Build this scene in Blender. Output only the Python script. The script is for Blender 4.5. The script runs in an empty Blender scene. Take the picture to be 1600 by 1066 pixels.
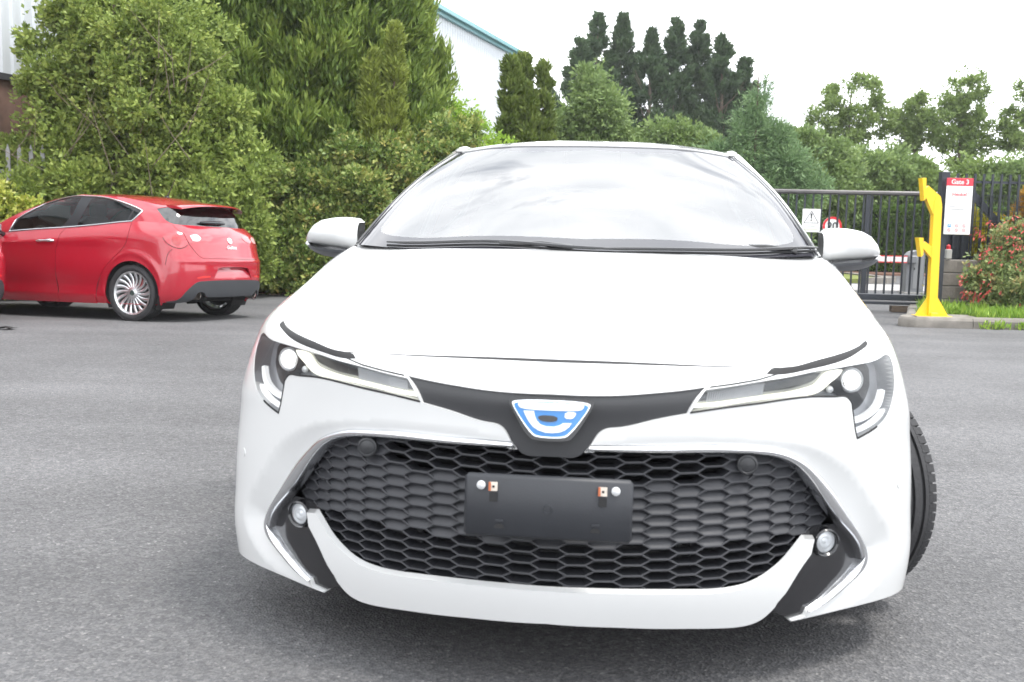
import bpy, math, random
import numpy as np
from mathutils import Vector, Matrix
from mathutils.geometry import delaunay_2d_cdt
random.seed(7); np.random.seed(7)
R = math.radians
scene = bpy.context.scene
COL = scene.collection

# ---------------------------------------------------------------- camera
cam_data = bpy.data.cameras.new('camera'); cam = bpy.data.objects.new('camera', cam_data); COL.objects.link(cam)
cam_data.sensor_width = 36.0; cam_data.lens = 1632.0 / 1600 * 36.0
cam_data.clip_start = 0.05; cam_data.clip_end = 2000
cam.matrix_world = Matrix.Translation((0, 0, 1.083)) @ Matrix.Rotation(R(90 - 6.6), 4, 'X') @ Matrix.Rotation(R(1.294), 4, 'Z')
cam_data.dof.use_dof = True; cam_data.dof.focus_distance = 5.2; cam_data.dof.aperture_fstop = 6.3
scene.camera = cam

# ---------------------------------------------------------------- sky, sun, exposure
SUN_ELEV, SUN_AZ = R(66), R(112)            # azimuth measured from +Y (ahead of the camera) towards +X
world = bpy.data.worlds.new('World'); scene.world = world; world.use_nodes = True
wn = world.node_tree; wn.nodes.clear()
def _n(t, k, **kw):
    n = t.nodes.new(k)
    for a, b in kw.items(): setattr(n, a, b)
    return n
w_out = _n(wn, 'ShaderNodeOutputWorld'); w_bg = _n(wn, 'ShaderNodeBackground')
w_sky = _n(wn, 'ShaderNodeTexSky', sky_type='NISHITA', sun_disc=False, sun_elevation=SUN_ELEV, sun_rotation=SUN_AZ, altitude=50, air_density=1.0, dust_density=2.5, ozone_density=1.0)
w_tc = _n(wn, 'ShaderNodeTexCoord'); w_map = _n(wn, 'ShaderNodeMapping'); w_map.inputs['Scale'].default_value = (1.0, 1.0, 2.6)
w_noise = _n(wn, 'ShaderNodeTexNoise'); w_noise.inputs['Scale'].default_value = 2.3; w_noise.inputs['Detail'].default_value = 9; w_noise.inputs['Roughness'].default_value = 0.62; w_noise.inputs['Distortion'].default_value = 0.7
w_ramp = _n(wn, 'ShaderNodeValToRGB'); w_ramp.color_ramp.elements[0].position = 0.34; w_ramp.color_ramp.elements[0].color = (.40, .40, .40, 1); w_ramp.color_ramp.elements[1].position = 0.47
w_noise2 = _n(wn, 'ShaderNodeTexNoise'); w_noise2.inputs['Scale'].default_value = 5.0; w_noise2.inputs['Detail'].default_value = 7
w_ramp2 = _n(wn, 'ShaderNodeValToRGB'); w_ramp2.color_ramp.elements[0].position = 0.3; w_ramp2.color_ramp.elements[0].color = (12.6, 13.1, 13.8, 1); w_ramp2.color_ramp.elements[1].position = 0.7; w_ramp2.color_ramp.elements[1].color = (18.0, 18.2, 18.5, 1)
w_mix = _n(wn, 'ShaderNodeMix', data_type='RGBA')
L = wn.links.new
L(w_tc.outputs['Generated'], w_map.inputs['Vector']); L(w_map.outputs[0], w_noise.inputs['Vector']); L(w_map.outputs[0], w_noise2.inputs['Vector'])
L(w_noise.outputs['Fac'], w_ramp.inputs[0]); L(w_noise2.outputs['Fac'], w_ramp2.inputs[0])
L(w_ramp.outputs['Color'], w_mix.inputs['Factor']); L(w_sky.outputs[0], w_mix.inputs['A']); L(w_ramp2.outputs[0], w_mix.inputs['B'])
L(w_mix.outputs['Result'], w_bg.inputs['Color']); w_bg.inputs['Strength'].default_value = 0.10; L(w_bg.outputs[0], w_out.inputs['Surface'])
sun_data = bpy.data.lights.new('sun', 'SUN'); sun_data.energy = 1.5; sun_data.angle = R(12); sun_data.color = (1.0, 0.96, 0.90)
sun = bpy.data.objects.new('sun', sun_data); COL.objects.link(sun)
_sd = Vector((math.sin(SUN_AZ) * math.cos(SUN_ELEV), math.cos(SUN_AZ) * math.cos(SUN_ELEV), math.sin(SUN_ELEV)))
sun.rotation_euler = _sd.to_track_quat('Z', 'Y').to_euler(); sun.location = _sd * 60
scene.view_settings.view_transform = 'Standard'; scene.view_settings.look = 'None'; scene.view_settings.gamma = 1.0
scene.view_settings.use_curve_mapping = False; scene.view_settings.exposure = 1.0
scene.render.engine = 'CYCLES'; scene.cycles.max_bounces = 8; scene.cycles.transparent_max_bounces = 16
scene.cycles.use_denoising = True; scene.cycles.volume_bounces = 1

# ---------------------------------------------------------------- materials
MATS = {}
def mat(name, color, rough=0.5, metal=0.0, coat=0.0, spec=0.5, var=0.0, vscale=8.0, bump=0.0, bscale=60.0, emit=None, estr=0.0, aniso=0):
    if name in MATS: return MATS[name]
    m = bpy.data.materials.new(name); m.use_nodes = True; t = m.node_tree; b = t.nodes['Principled BSDF']
    b.inputs['Base Color'].default_value = (*color, 1); b.inputs['Roughness'].default_value = rough; b.inputs['Metallic'].default_value = metal
    b.inputs['Coat Weight'].default_value = coat; b.inputs['Coat Roughness'].default_value = 0.03; b.inputs['Specular IOR Level'].default_value = spec
    if var > 0:
        tc = _n(t, 'ShaderNodeTexCoord'); no = _n(t, 'ShaderNodeTexNoise'); no.inputs['Scale'].default_value = vscale; no.inputs['Detail'].default_value = 6
        mp = _n(t, 'ShaderNodeMapRange'); mp.inputs['From Min'].default_value = .25; mp.inputs['From Max'].default_value = .75; mp.inputs['To Min'].default_value = 1 - var; mp.inputs['To Max'].default_value = 1 + var
        hs = _n(t, 'ShaderNodeHueSaturation'); hs.inputs['Color'].default_value = (*color, 1)
        t.links.new(tc.outputs['Object'], no.inputs['Vector']); t.links.new(no.outputs['Fac'], mp.inputs[0]); t.links.new(mp.outputs[0], hs.inputs['Value']); t.links.new(hs.outputs[0], b.inputs['Base Color'])
    if bump > 0:
        tc = _n(t, 'ShaderNodeTexCoord'); no = _n(t, 'ShaderNodeTexNoise'); no.inputs['Scale'].default_value = bscale; no.inputs['Detail'].default_value = 4
        bp = _n(t, 'ShaderNodeBump'); bp.inputs['Strength'].default_value = bump; bp.inputs['Distance'].default_value = 0.01
        t.links.new(tc.outputs['Object'], no.inputs['Vector']); t.links.new(no.outputs['Fac'], bp.inputs['Height']); t.links.new(bp.outputs[0], b.inputs['Normal'])
    if emit: b.inputs['Emission Color'].default_value = (*emit, 1); b.inputs['Emission Strength'].default_value = estr
    MATS[name] = m; return m
def thin_glass(name, tint=(.9, .95, .93), ior=1.5, rough=0.0):
    if name in MATS: return MATS[name]
    m = bpy.data.materials.new(name); m.use_nodes = True; t = m.node_tree; t.nodes.clear()
    o = _n(t, 'ShaderNodeOutputMaterial'); mx = _n(t, 'ShaderNodeMixShader'); tr = _n(t, 'ShaderNodeBsdfTransparent'); gl = _n(t, 'ShaderNodeBsdfGlossy'); fr = _n(t, 'ShaderNodeFresnel')
    tr.inputs['Color'].default_value = (*tint, 1); gl.inputs['Roughness'].default_value = rough; fr.inputs['IOR'].default_value = ior
    t.links.new(fr.outputs[0], mx.inputs[0]); t.links.new(tr.outputs[0], mx.inputs[1]); t.links.new(gl.outputs[0], mx.inputs[2]); t.links.new(mx.outputs[0], o.inputs[0])
    MATS[name] = m; return m

# ---------------------------------------------------------------- mesh helpers
def tag(o, label=None, cat=None, group=None, kind=None):
    if label: o['label'] = label
    if cat: o['category'] = cat
    if group: o['group'] = group
    if kind: o['kind'] = kind
    return o
def empty(name, loc=(0, 0, 0), rz=0.0, parent=None):
    o = bpy.data.objects.new(name, None); COL.objects.link(o); o.location = loc; o.rotation_euler = (0, 0, rz); o.parent = parent; o.empty_display_size = .2
    return o
def mesh_obj(name, V, F, m, parent=None, smooth=True, normals=None, sharp=None):
    me = bpy.data.meshes.new(name)
    V = np.asarray(V, float)
    if isinstance(F, np.ndarray): F = F.tolist()
    me.from_pydata(V.tolist(), [], F); me.update()
    if smooth: me.polygons.foreach_set('use_smooth', [True] * len(me.polygons))
    if sharp is not None: me.set_sharp_from_angle(angle=R(sharp))
    if normals is not None: me.normals_split_custom_set_from_vertices(np.asarray(normals, float).tolist())
    me.materials.append(m)
    o = bpy.data.objects.new(name, me); COL.objects.link(o); o.parent = parent
    return o
def copy_tree(o, parent=None):
    c = o.copy(); COL.objects.link(c); c.parent = parent
    for ch in list(o.children): copy_tree(ch, c)
    return c
class MB:
    """collects shapes into one mesh"""
    def __init__(s): s.V = []; s.F = []
    def add(s, V, F):
        k = len(s.V); s.V += [tuple(v) for v in V]; s.F += [[i + k for i in f] for f in F]; return s
    def box(s, c, d, rot=None, bev=0.0):
        x, y, z = (q / 2 for q in d)
        if bev > 0:
            b = min(bev, x * .9, y * .9, z * .9); V = []
            for sx in (-1, 1):
                for sy in (-1, 1):
                    for sz in (-1, 1):
                        V += [(sx * (x - b), sy * (y - b), sz * z), (sx * (x - b), sy * y, sz * (z - b)), (sx * x, sy * (y - b), sz * (z - b))]
            idx = lambda i, j, k, w: (((i * 2) + j) * 2 + k) * 3 + w
            F = []
            def q(a):
                p = [Vector(V[i]) for i in a]; n = (p[1] - p[0]).cross(p[2] - p[0]); cc = sum(p, Vector()) / len(p)
                F.append(a if n.dot(cc) > 0 else a[::-1])
            for k in (0, 1):
                q([idx(0, 0, k, 0), idx(1, 0, k, 0), idx(1, 1, k, 0), idx(0, 1, k, 0)]); q([idx(0, k, 0, 1), idx(1, k, 0, 1), idx(1, k, 1, 1), idx(0, k, 1, 1)]); q([idx(k, 0, 0, 2), idx(k, 1, 0, 2), idx(k, 1, 1, 2), idx(k, 0, 1, 2)])
            for i in (0, 1):
                for j in (0, 1):
                    q([idx(0, i, j, 0), idx(1, i, j, 0), idx(1, i, j, 1), idx(0, i, j, 1)]); q([idx(i, 0, j, 0), idx(i, 1, j, 0), idx(i, 1, j, 2), idx(i, 0, j, 2)]); q([idx(i, j, 0, 1), idx(i, j, 1, 1), idx(i, j, 1, 2), idx(i, j, 0, 2)])
                    for k in (0, 1): q([idx(i, j, k, 0), idx(i, j, k, 1), idx(i, j, k, 2)])
        else:
            V = [(a * x, b_ * y, c_ * z) for a in (-1, 1) for b_ in (-1, 1) for c_ in (-1, 1)]
            F = [[0, 1, 3, 2], [4, 6, 7, 5], [0, 4, 5, 1], [2, 3, 7, 6], [0, 2, 6, 4], [1, 5, 7, 3]]
        M = rot.to_3x3() if rot is not None else None
        V = [(M @ Vector(v) if M else Vector(v)) + Vector(c) for v in V]
        return s.add(V, F)
    def tube(s, pts, r, n=10, caps=True):
        pts = [Vector(p) for p in pts]; rs = r if isinstance(r, (list, tuple)) else [r] * len(pts); V = []; F = []; up = None
        for i, p in enumerate(pts):
            t = (pts[min(i + 1, len(pts) - 1)] - pts[max(i - 1, 0)]).normalized()
            if up is None: up = t.orthogonal().normalized()
            up = (up - t * up.dot(t)).normalized(); sd = t.cross(up)
            for k in range(n):
                a = 2 * math.pi * k / n; V.append(p + (up * math.cos(a) + sd * math.sin(a)) * rs[i])
        for i in range(len(pts) - 1):
            for k in range(n):
                F.append([i * n + k, i * n + (k + 1) % n, (i + 1) * n + (k + 1) % n, (i + 1) * n + k])
        if caps: F.append(list(range(n))[::-1]); F.append([(len(pts) - 1) * n + k for k in range(n)])
        return s.add(V, F)
    def lathe(s, prof, axis='x', n=48, c=(0, 0, 0), closed=False):
        # prof: list of (axial, radius)
        V = []; F = []; m = len(prof)
        for k in range(n):
            a = 2 * math.pi * k / n; ca, sa = math.cos(a), math.sin(a)
            for (h_, r_) in prof:
                p = {'x': (h_, r_ * ca, r_ * sa), 'y': (r_ * ca, h_, r_ * sa), 'z': (r_ * ca, r_ * sa, h_)}[axis]
                V.append((p[0] + c[0], p[1] + c[1], p[2] + c[2]))
        for k in range(n):
            for j in range(m if closed else m - 1):
                a, b = k * m + j, k * m + (j + 1) % m; c_, d = ((k + 1) % n) * m + (j + 1) % m, ((k + 1) % n) * m + j
                F.append([a, b, c_, d])
        return s.add(V, F)
    def prism(s, poly, y0, y1, plane='xz'):
        # extrude a 2-D polygon; plane 'xz' extrudes along y, 'xy' along z, 'yz' along x
        n = len(poly)
        P = {'xz': lambda a, b, h_: (a, h_, b), 'xy': lambda a, b, h_: (a, b, h_), 'yz': lambda a, b, h_: (h_, a, b)}[plane]
        V = [P(a, b, y0) for a, b in poly] + [P(a, b, y1) for a, b in poly]
        F = [list(range(n)), list(range(n, 2 * n))[::-1]] + [[i, i + n, (i + 1) % n + n, (i + 1) % n] for i in range(n)]
        return s.add(V, F)
    def obj(s, name, m, parent=None, smooth=False, sharp=35):
        o = mesh_obj(name, s.V, s.F, m, parent, smooth=smooth)
        import bmesh
        bm = bmesh.new(); bm.from_mesh(o.data); bmesh.ops.recalc_face_normals(bm, faces=bm.faces); bm.to_mesh(o.data); bm.free()
        if smooth and sharp: o.data.set_sharp_from_angle(angle=R(sharp))
        return o

# ---------------------------------------------------------------- spline surfaces and panels cut from them
def _nat(kn,V):
    # natural cubic spline second derivatives along axis 0 of V at knots kn
    n=len(kn);h=np.diff(kn);A=np.zeros((n,n));B=np.zeros(V.shape)
    A[0,0]=A[-1,-1]=1
    for i in range(1,n-1):
        A[i,i-1]=h[i-1];A[i,i]=2*(h[i-1]+h[i]);A[i,i+1]=h[i]
        B[i]=6*((V[i+1]-V[i])/h[i]-(V[i]-V[i-1])/h[i-1])
    return np.linalg.solve(A,B.reshape(n,-1)).reshape(V.shape)
def _basis(kn,q):
    # weight matrix mapping knot values to spline values at q (linear in values)
    n=len(kn);M=_nat(kn,np.eye(n));h=np.diff(kn)
    q=np.asarray(q,float);i=np.clip(np.searchsorted(kn,q)-1,0,n-2)
    t=q-kn[i];s=kn[i+1]-q;H=h[i]
    I=np.eye(n)
    a=(s/H)[:,None]*I[i]+(t/H)[:,None]*I[i+1]
    a+=((s**3/H-s*H)/6)[:,None]*M[i]+((t**3/H-t*H)/6)[:,None]*M[i+1]
    return a
class Net:
    """tensor-product natural cubic spline through a grid of 3-D points G[row][col]; u runs along columns, v along rows"""
    def __init__(s,G,ku=None,kv=None,ref=None,sym=(True,False)):
        s.G=np.array(G,float);nr,nc,_=s.G.shape
        if ku is None:
            r=s.G[nr//2 if ref is None else ref];ku=np.r_[0,np.cumsum(np.linalg.norm(np.diff(r,axis=0),axis=1))]
        if kv is None:
            d=np.linalg.norm(np.diff(s.G,axis=0),axis=2).mean(1);kv=np.r_[0,np.cumsum(d)]
        s.ku=np.array(ku,float);s.kv=np.array(kv,float);s.k2=s.ku;s.G2=s.G;fl=np.array([-1,1,1])
        if sym[0]: s.G2=np.concatenate([s.G2[:,2:0:-1]*fl,s.G2],1);s.k2=np.r_[-s.k2[2:0:-1],s.k2]
        if sym[1]: s.G2=np.concatenate([s.G2,s.G2[:,-2:-4:-1]*fl],1);s.k2=np.r_[s.k2,2*s.k2[-1]-s.k2[-2:-4:-1]]
    sign=1
    def __call__(s,u,v):
        u=np.atleast_1d(u).astype(float);v=np.atleast_1d(v).astype(float)
        out=np.empty((len(u),3))
        for a in range(0,len(u),20000):
            U=_basis(s.k2,u[a:a+20000]);V=_basis(s.kv,v[a:a+20000])
            out[a:a+20000]=np.einsum('kr,kc,rcd->kd',V,U,s.G2,optimize=True)
        return out
    def normal(s,u,v,e=2e-3):
        u=np.atleast_1d(u).astype(float);v=np.atleast_1d(v).astype(float)
        du=s(np.minimum(u+e,s.k2[-1]),v)-s(np.maximum(u-e,s.k2[0]),v)
        dv=s(u,np.minimum(v+e,s.kv[-1]))-s(u,np.maximum(v-e,s.kv[0]))
        n=np.cross(dv,du);n/=np.linalg.norm(n,axis=1,keepdims=True)+1e-12
        return n
def inpoly(P, poly):
    P = np.asarray(P, float); q = np.asarray(poly, float); x, y = P[:, 0], P[:, 1]; r = np.zeros(len(P), bool); n = len(q)
    for i in range(n):
        x1, y1 = q[i]; x2, y2 = q[(i + 1) % n]
        if y1 == y2: continue
        c = ((y1 > y) != (y2 > y)) & (x < (x2 - x1) * (y - y1) / (y2 - y1) + x1); r ^= c
    return r
def smooth_poly(pts, closed=True, ang=42, per=6):
    """cubic through the points, corners sharper than ang kept"""
    P = np.array(pts, float); n = len(P)
    def turn(i):
        a = P[i] - P[(i - 1) % n]; b = P[(i + 1) % n] - P[i]; c = a @ b / (np.linalg.norm(a) * np.linalg.norm(b) + 1e-12); return math.degrees(math.acos(max(-1, min(1, c))))
    cor = [i for i in range(n) if (not closed and i in (0, n - 1)) or turn(i) > ang]
    if closed and not cor: cor = [0]
    out = []; m = len(cor)
    for k in range(m if closed else m - 1):
        a = cor[k]; b = cor[(k + 1) % m]
        if closed and (b <= a): b += n
        idx = [(i % n) for i in range(a, b + 1)]; S = P[idx]
        if len(S) <= 2: out += S[:-1].tolist(); continue
        kn = np.r_[0, np.cumsum(np.linalg.norm(np.diff(S, axis=0), axis=1))]
        q = np.linspace(0, kn[-1], (len(S) - 1) * per + 1)[:-1]
        out += (_basis(kn, q) @ S).tolist()
    if not closed: out.append(P[-1].tolist())
    return out
def resample(pts, step, closed=True):
    P = np.array(pts, float); out = []; n = len(P)
    for i in range(n if closed else n - 1):
        a, b = P[i], P[(i + 1) % n]; d = np.linalg.norm(b - a); k = max(1, int(math.ceil(d / step)))
        out += [(a + (b - a) * j / k) for j in range(k)]
    if not closed: out.append(P[-1])
    Q = [out[0]]
    for p in out[1:]:
        if np.linalg.norm(p - Q[-1]) > step * .22: Q.append(p)
    if closed and np.linalg.norm(Q[0] - Q[-1]) < step * .22: Q.pop()
    return np.array(Q)
def cut(outer, regions, step):
    """triangulate outer; regions: list of (name, polygon), later ones win. -> verts, {name: tris}"""
    polys = [resample(outer, step)] + [resample(p, step * .8) for _, p in regions]
    V = []; E = []
    for p in polys:
        k = len(V); n = len(p); V += p.tolist(); E += [(k + i, k + (i + 1) % n) for i in range(n)]
    C = np.array(V); lo, hi = polys[0].min(0), polys[0].max(0)
    gx, gy = np.meshgrid(np.arange(lo[0], hi[0], step), np.arange(lo[1], hi[1], step * .87)); gx = gx + (np.arange(gx.shape[0]) % 2)[:, None] * step / 2
    G = np.stack([gx.ravel(), gy.ravel()], 1); G = G[inpoly(G, polys[0])]
    keep = np.ones(len(G), bool)
    for a in range(0, len(G), 4000):
        d2 = ((G[a:a + 4000, None, :] - C[None]) ** 2).sum(2).min(1); keep[a:a + 4000] = d2 > (step * .5) ** 2
    V += G[keep].tolist()
    r = delaunay_2d_cdt([Vector(v) for v in V], E, [], 0, 1e-6, False)
    V2 = np.array([tuple(v) for v in r[0]]); T = np.array([f for f in r[2] if len(f) == 3], int)
    cen = V2[T].mean(1); names = np.full(len(T), -1, int); names[inpoly(cen, polys[0])] = 0
    for i, (nm, _) in enumerate(regions): names[(names >= 0) & inpoly(cen, polys[i + 1])] = i + 1
    out = {'base': T[names == 0]}
    for i, (nm, _) in enumerate(regions):
        t = T[names == i + 1]; out[nm] = np.concatenate([out[nm], t]) if nm in out else t
    return V2, out
def panel(name, net, V2, T, m, parent=None, off=0.0, flange=0.0, side=1, disp=None, label=None, fdir=None):
    """one panel of a net; side 1 / -1 / 0 (both halves in one mesh); off along the normal; flange turns the edge inward"""
    if len(T) == 0: return None
    used, inv = np.unique(T, return_inverse=True); T = inv.reshape(-1, 3); uv = V2[used]
    Pt = net(uv[:, 0], uv[:, 1]); Nn = net.normal(uv[:, 0], uv[:, 1]) * net.sign
    if disp is not None or callable(off):
        d = np.zeros(len(uv)); 
        if disp is not None: d = d + disp(uv)
        d = d + (off(uv) if callable(off) else off)
        e = 2e-3
        def f(q): return net(q[:, 0], q[:, 1]) + (net.normal(q[:, 0], q[:, 1]) * net.sign) * ((disp(q) if disp is not None else 0) + (off(q) if callable(off) else off))[:, None]
        a = f(uv + [e, 0]) - f(uv - [e, 0]); b = f(uv + [0, e]) - f(uv - [0, e]); n2 = np.cross(b, a); n2 /= np.linalg.norm(n2, axis=1, keepdims=True) + 1e-12
        n2 *= np.sign((n2 * Nn).sum(1, keepdims=True) + 1e-9); Pt = Pt + Nn * d[:, None]; Nf = n2
    else:
        Pt = Pt + Nn * off; Nf = Nn
    fn = np.cross(Pt[T[:, 1]] - Pt[T[:, 0]], Pt[T[:, 2]] - Pt[T[:, 0]]); fl = (fn * Nn[T].mean(1)).sum(1) < 0; T[fl] = T[fl][:, ::-1]
    V = Pt; Nv = Nf; F = T.tolist()
    if flange > 0:
        ed = {}
        for t in T:
            for i in range(3):
                a, b = t[i], t[(i + 1) % 3]; ed[(a, b)] = 1
        bd = [(a, b) for (a, b) in ed if (b, a) not in ed and not (abs(Pt[a, 0]) < 2e-4 and abs(Pt[b, 0]) < 2e-4)]
        if bd:
            vs = sorted({i for e_ in bd for i in e_}); ix = {v: k for k, v in enumerate(vs)}
            n0 = len(V); dirv = -Nn[vs] if fdir is None else np.tile(np.array(fdir, float), (len(vs), 1))
            top = Pt[vs]; mid = top + dirv * min(flange, .004) ; low = top + dirv * flange
            edn = np.zeros((len(vs), 3))
            for a, b in bd:
                e_ = np.cross(Pt[b] - Pt[a], Nn[a]); e_ /= np.linalg.norm(e_) + 1e-12; edn[ix[a]] += e_; edn[ix[b]] += e_
            edn /= np.linalg.norm(edn, axis=1, keepdims=True) + 1e-12
            V = np.concatenate([V, top, low]); Nv = np.concatenate([Nv, edn, edn]); k = len(vs)
            F += [[n0 + ix[b], n0 + ix[a], n0 + k + ix[a], n0 + k + ix[b]] for a, b in bd]
    if side == -1:
        V = V * [-1, 1, 1]; Nv = Nv * [-1, 1, 1]; F = [f_[::-1] for f_ in F]
    elif side == 0:
        k = len(V); V = np.concatenate([V, V * [-1, 1, 1]]); Nv = np.concatenate([Nv, Nv * [-1, 1, 1]]); F = F + [[i + k for i in f_[::-1]] for f_ in F]
    o = mesh_obj(name, V, F, m, parent, normals=Nv)
    if label: o['label'] = label
    return o
def net_inv(net, ax, val, u0, u1, v0=None, v1=None):
    """uv where the two coordinates ax of the surface take the given values"""
    v0 = net.kv[0] if v0 is None else v0; v1 = net.kv[-1] if v1 is None else v1
    U, V = [a.ravel() for a in np.meshgrid(np.linspace(u0, u1, 90), np.linspace(v0, v1, 50))]; PP = net(U, V)[:, list(ax)]
    out = []
    for t in val:
        t = np.array(t, float); j = ((PP - t) ** 2).sum(1).argmin(); q = np.array([U[j], V[j]])
        for _ in range(8):
            e = 1e-4; p0 = net(q[0], q[1])[0][list(ax)]; a = (net(q[0] + e, q[1])[0][list(ax)] - p0) / e; b = (net(q[0], q[1] + e)[0][list(ax)] - p0) / e
            J = np.stack([a, b], 1)
            try: s = np.linalg.solve(J, t - p0)
            except Exception: break
            q = q + np.clip(s, -.04, .04); q[0] = min(max(q[0], u0 - .02), u1 + .02); q[1] = min(max(q[1], v0), v1)
        out.append((float(q[0]), float(q[1])))
    return out
def ribbon(path, w):
    """closed polygon round an open uv path, half width w"""
    P = np.array(path, float); T = np.gradient(P, axis=0); T /= np.linalg.norm(T, axis=1, keepdims=True) + 1e-12; N = np.stack([-T[:, 1], T[:, 0]], 1)
    return (P + N * w).tolist() + (P - N * w)[::-1].tolist()
def polydist(uv, path, closed=False):
    P = np.array(path, float); A = P if not closed else P; B = np.roll(P, -1, 0)
    if not closed: A, B = P[:-1], P[1:]
    d = np.full(len(uv), 1e9)
    for a, b in zip(A, B):
        ab = b - a; t = np.clip(((uv - a) @ ab) / (ab @ ab + 1e-12), 0, 1); d = np.minimum(d, np.linalg.norm(uv - (a + t[:, None] * ab), axis=1))
    return d
def wheel(name, parent, loc, side, R_t, W_t, R_r, style, steer=0.0, mt=None):
    """a wheel whose outer face looks along local +x * side"""
    w = empty(name, loc, steer, parent); s = side; hw = W_t / 2
    prof = [(-hw * .72, R_r), (-hw * .95, R_r + .02), (-hw, (R_r + R_t) / 2), (-hw * .93, R_t - .016), (-hw * .80, R_t - .004)]
    for g in (-.5, -.17, .17, .5):
        prof += [(hw * (g - .055), R_t), (hw * (g - .05), R_t - .008), (hw * (g + .05), R_t - .008), (hw * (g + .055), R_t)]
    prof += [(hw * .80, R_t - .004), (hw * .93, R_t - .016), (hw, (R_r + R_t) / 2), (hw * .95, R_r + .02), (hw * .72, R_r)]
    b = MB(); b.lathe(prof, 'x', 72)
    for k in range(72):                                         # tread blocks at both shoulders
        a = 2 * math.pi * k / 72
        for q in (-1, 1):
            b.box((q * hw * .80, (R_t - .0085) * math.cos(a), (R_t - .0085) * math.sin(a)), (hw * .22, .022, .014), Matrix.Rotation(a - math.pi / 2, 3, 'X'))
    b.obj('tyre', mt or mat('tyre rubber', (.028, .028, .030), .78, var=.25, vscale=14, bump=.25, bscale=90), w, smooth=True, sharp=30)
    alloy = mat('alloy silver', (.62, .63, .64), .28, .85)
    r = MB(); r.lathe([(-hw * .8, R_r + .004), (-hw * .6, R_r - .016), (hw * .55, R_r - .022), (hw * .80, R_r - .012), (hw * .88, R_r + .008), (hw * .74, R_r + .01)] if s > 0 else [(hw * .8, R_r + .004), (hw * .6, R_r - .016), (-hw * .55, R_r - .022), (-hw * .80, R_r - .012), (-hw * .88, R_r + .008), (-hw * .74, R_r + .01)], 'x', 64)
    r.obj('rim', alloy, w, smooth=True)
    d = MB(); d.lathe([(s * hw * .2, .03), (s * hw * .2, R_r * .66), (s * hw * .05, R_r * .66), (s * hw * .05, .03)], 'x', 40); d.obj('brake_disc', mat('brake steel', (.25, .24, .23), .4, .8, var=.2), w, smooth=True)
    k_ = MB(); k_.lathe([(-s * hw * .3, .0), (-s * hw * .3, R_r * .8), (-s * hw * .35, R_r * .8)], 'x', 30); k_.obj('brake_backplate', mat('under black', (.015, .015, .016), .8), w)
    hb = MB(); hb.lathe([(s * hw * .45, .075), (s * hw * .74, .066), (s * hw * .80, .036), (s * hw * .81, .034), (s * hw * .83, .0)], 'x', 32); hb.obj('hub', alloy, w, smooth=True)
    cp = MB(); cp.lathe([(s * hw * .82, .030), (s * hw * .86, .027), (s * hw * .865, .0)], 'x', 24); cp.obj('hub_cap', mat('hub cap dark', (.06, .09, .08), .3, .3), w, smooth=True)
    nsp = 18 if style == 'fan' else 10
    me = None
    for k in range(nsp):
        a = 2 * math.pi * k / nsp; sp = MB(); r0, r1 = .05, R_r - .012; tw = .22 if style == 'fan' else .0; n = 7; V = []; F = []
        for i in range(n):
            t = i / (n - 1); rr = r0 + (r1 - r0) * t; an = tw * t * t * s; wd = (.011 + .010 * t) if style == 'fan' else (.016 + .004 * t); x = s * hw * (.70 - .12 * math.sin(t * math.pi) + .06 * t)
            for (dx, dw) in ((0, -wd), (.006 * s, -wd * .5), (.006 * s, wd * .5), (0, wd), (-.03 * s, wd * .7), (-.03 * s, -wd * .7)):
                V.append((x + dx, -math.sin(an) * rr + math.cos(an) * dw, math.cos(an) * rr + math.sin(an) * dw))
        for i in range(n - 1):
            for j in range(6): F.append([i * 6 + j, i * 6 + (j + 1) % 6, (i + 1) * 6 + (j + 1) % 6, (i + 1) * 6 + j])
        if me is None:
            o = sp.add(V, F).obj('spoke', alloy, w, smooth=True, sharp=40); me = o.data
        else:
            o = bpy.data.objects.new('spoke', me); COL.objects.link(o); o.parent = w
        o.rotation_euler = (a, 0, 0)
    return w
# ================================================================ the white hatchback
# lower body of the white hatchback, x>=0 half: rows from the top seam down to the sill, columns from the nose round to the tail
PLAN=[(0,0),(.15,.018),(.3,.055),(.45,.115),(.58,.195),(.70,.290),(.812,.385),(.888,.480),(.918,.60),(.922,.93),(.905,1.35),(.898,1.9),(.898,2.6),(.908,3.1),(.918,3.55),(.895,3.98),(.80,4.24),(.62,4.335),(.33,4.37),(0,4.38)]
R0=[(0,.135,.772),(.15,.140,.771),(.3,.160,.768),(.45,.200,.768),(.56,.258,.772),(.665,.355,.784),(.740,.465,.799),(.778,.57,.815),(.792,.68,.835),(.800,.93,.888),(.800,1.35,.980),(.802,1.9,.962),(.80,2.6,.985),(.80,3.1,1.01),(.79,3.55,1.04),(.76,3.95,1.06),(.69,4.15,1.06),(.56,4.215,1.06),(.3,4.24,1.06),(0,4.25,1.06)]
R1=[(0,.012,.714),(.15,.028,.716),(.3,.066,.722),(.45,.128,.735),(.58,.215,.747),(.70,.325,.757),(.790,.43,.766),(.842,.545,.777),(.858,.66,.792),(.862,.93,.83),(.874,1.35,.87),(.868,1.9,.875),(.868,2.6,.895),(.874,3.1,.915),(.87,3.55,.935),(.845,3.96,.955),(.765,4.19,.96),(.60,4.28,.96),(.32,4.315,.96),(0,4.325,.96)]
ZR=[.655,.580,.455,.34,.25,.157]
INS=[(.0,-.024),(.0,-.012),(0,0),(0,.006),(.008,.010),(.035,.000)]   # (pushed back at the nose, pulled in at the side)
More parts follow.
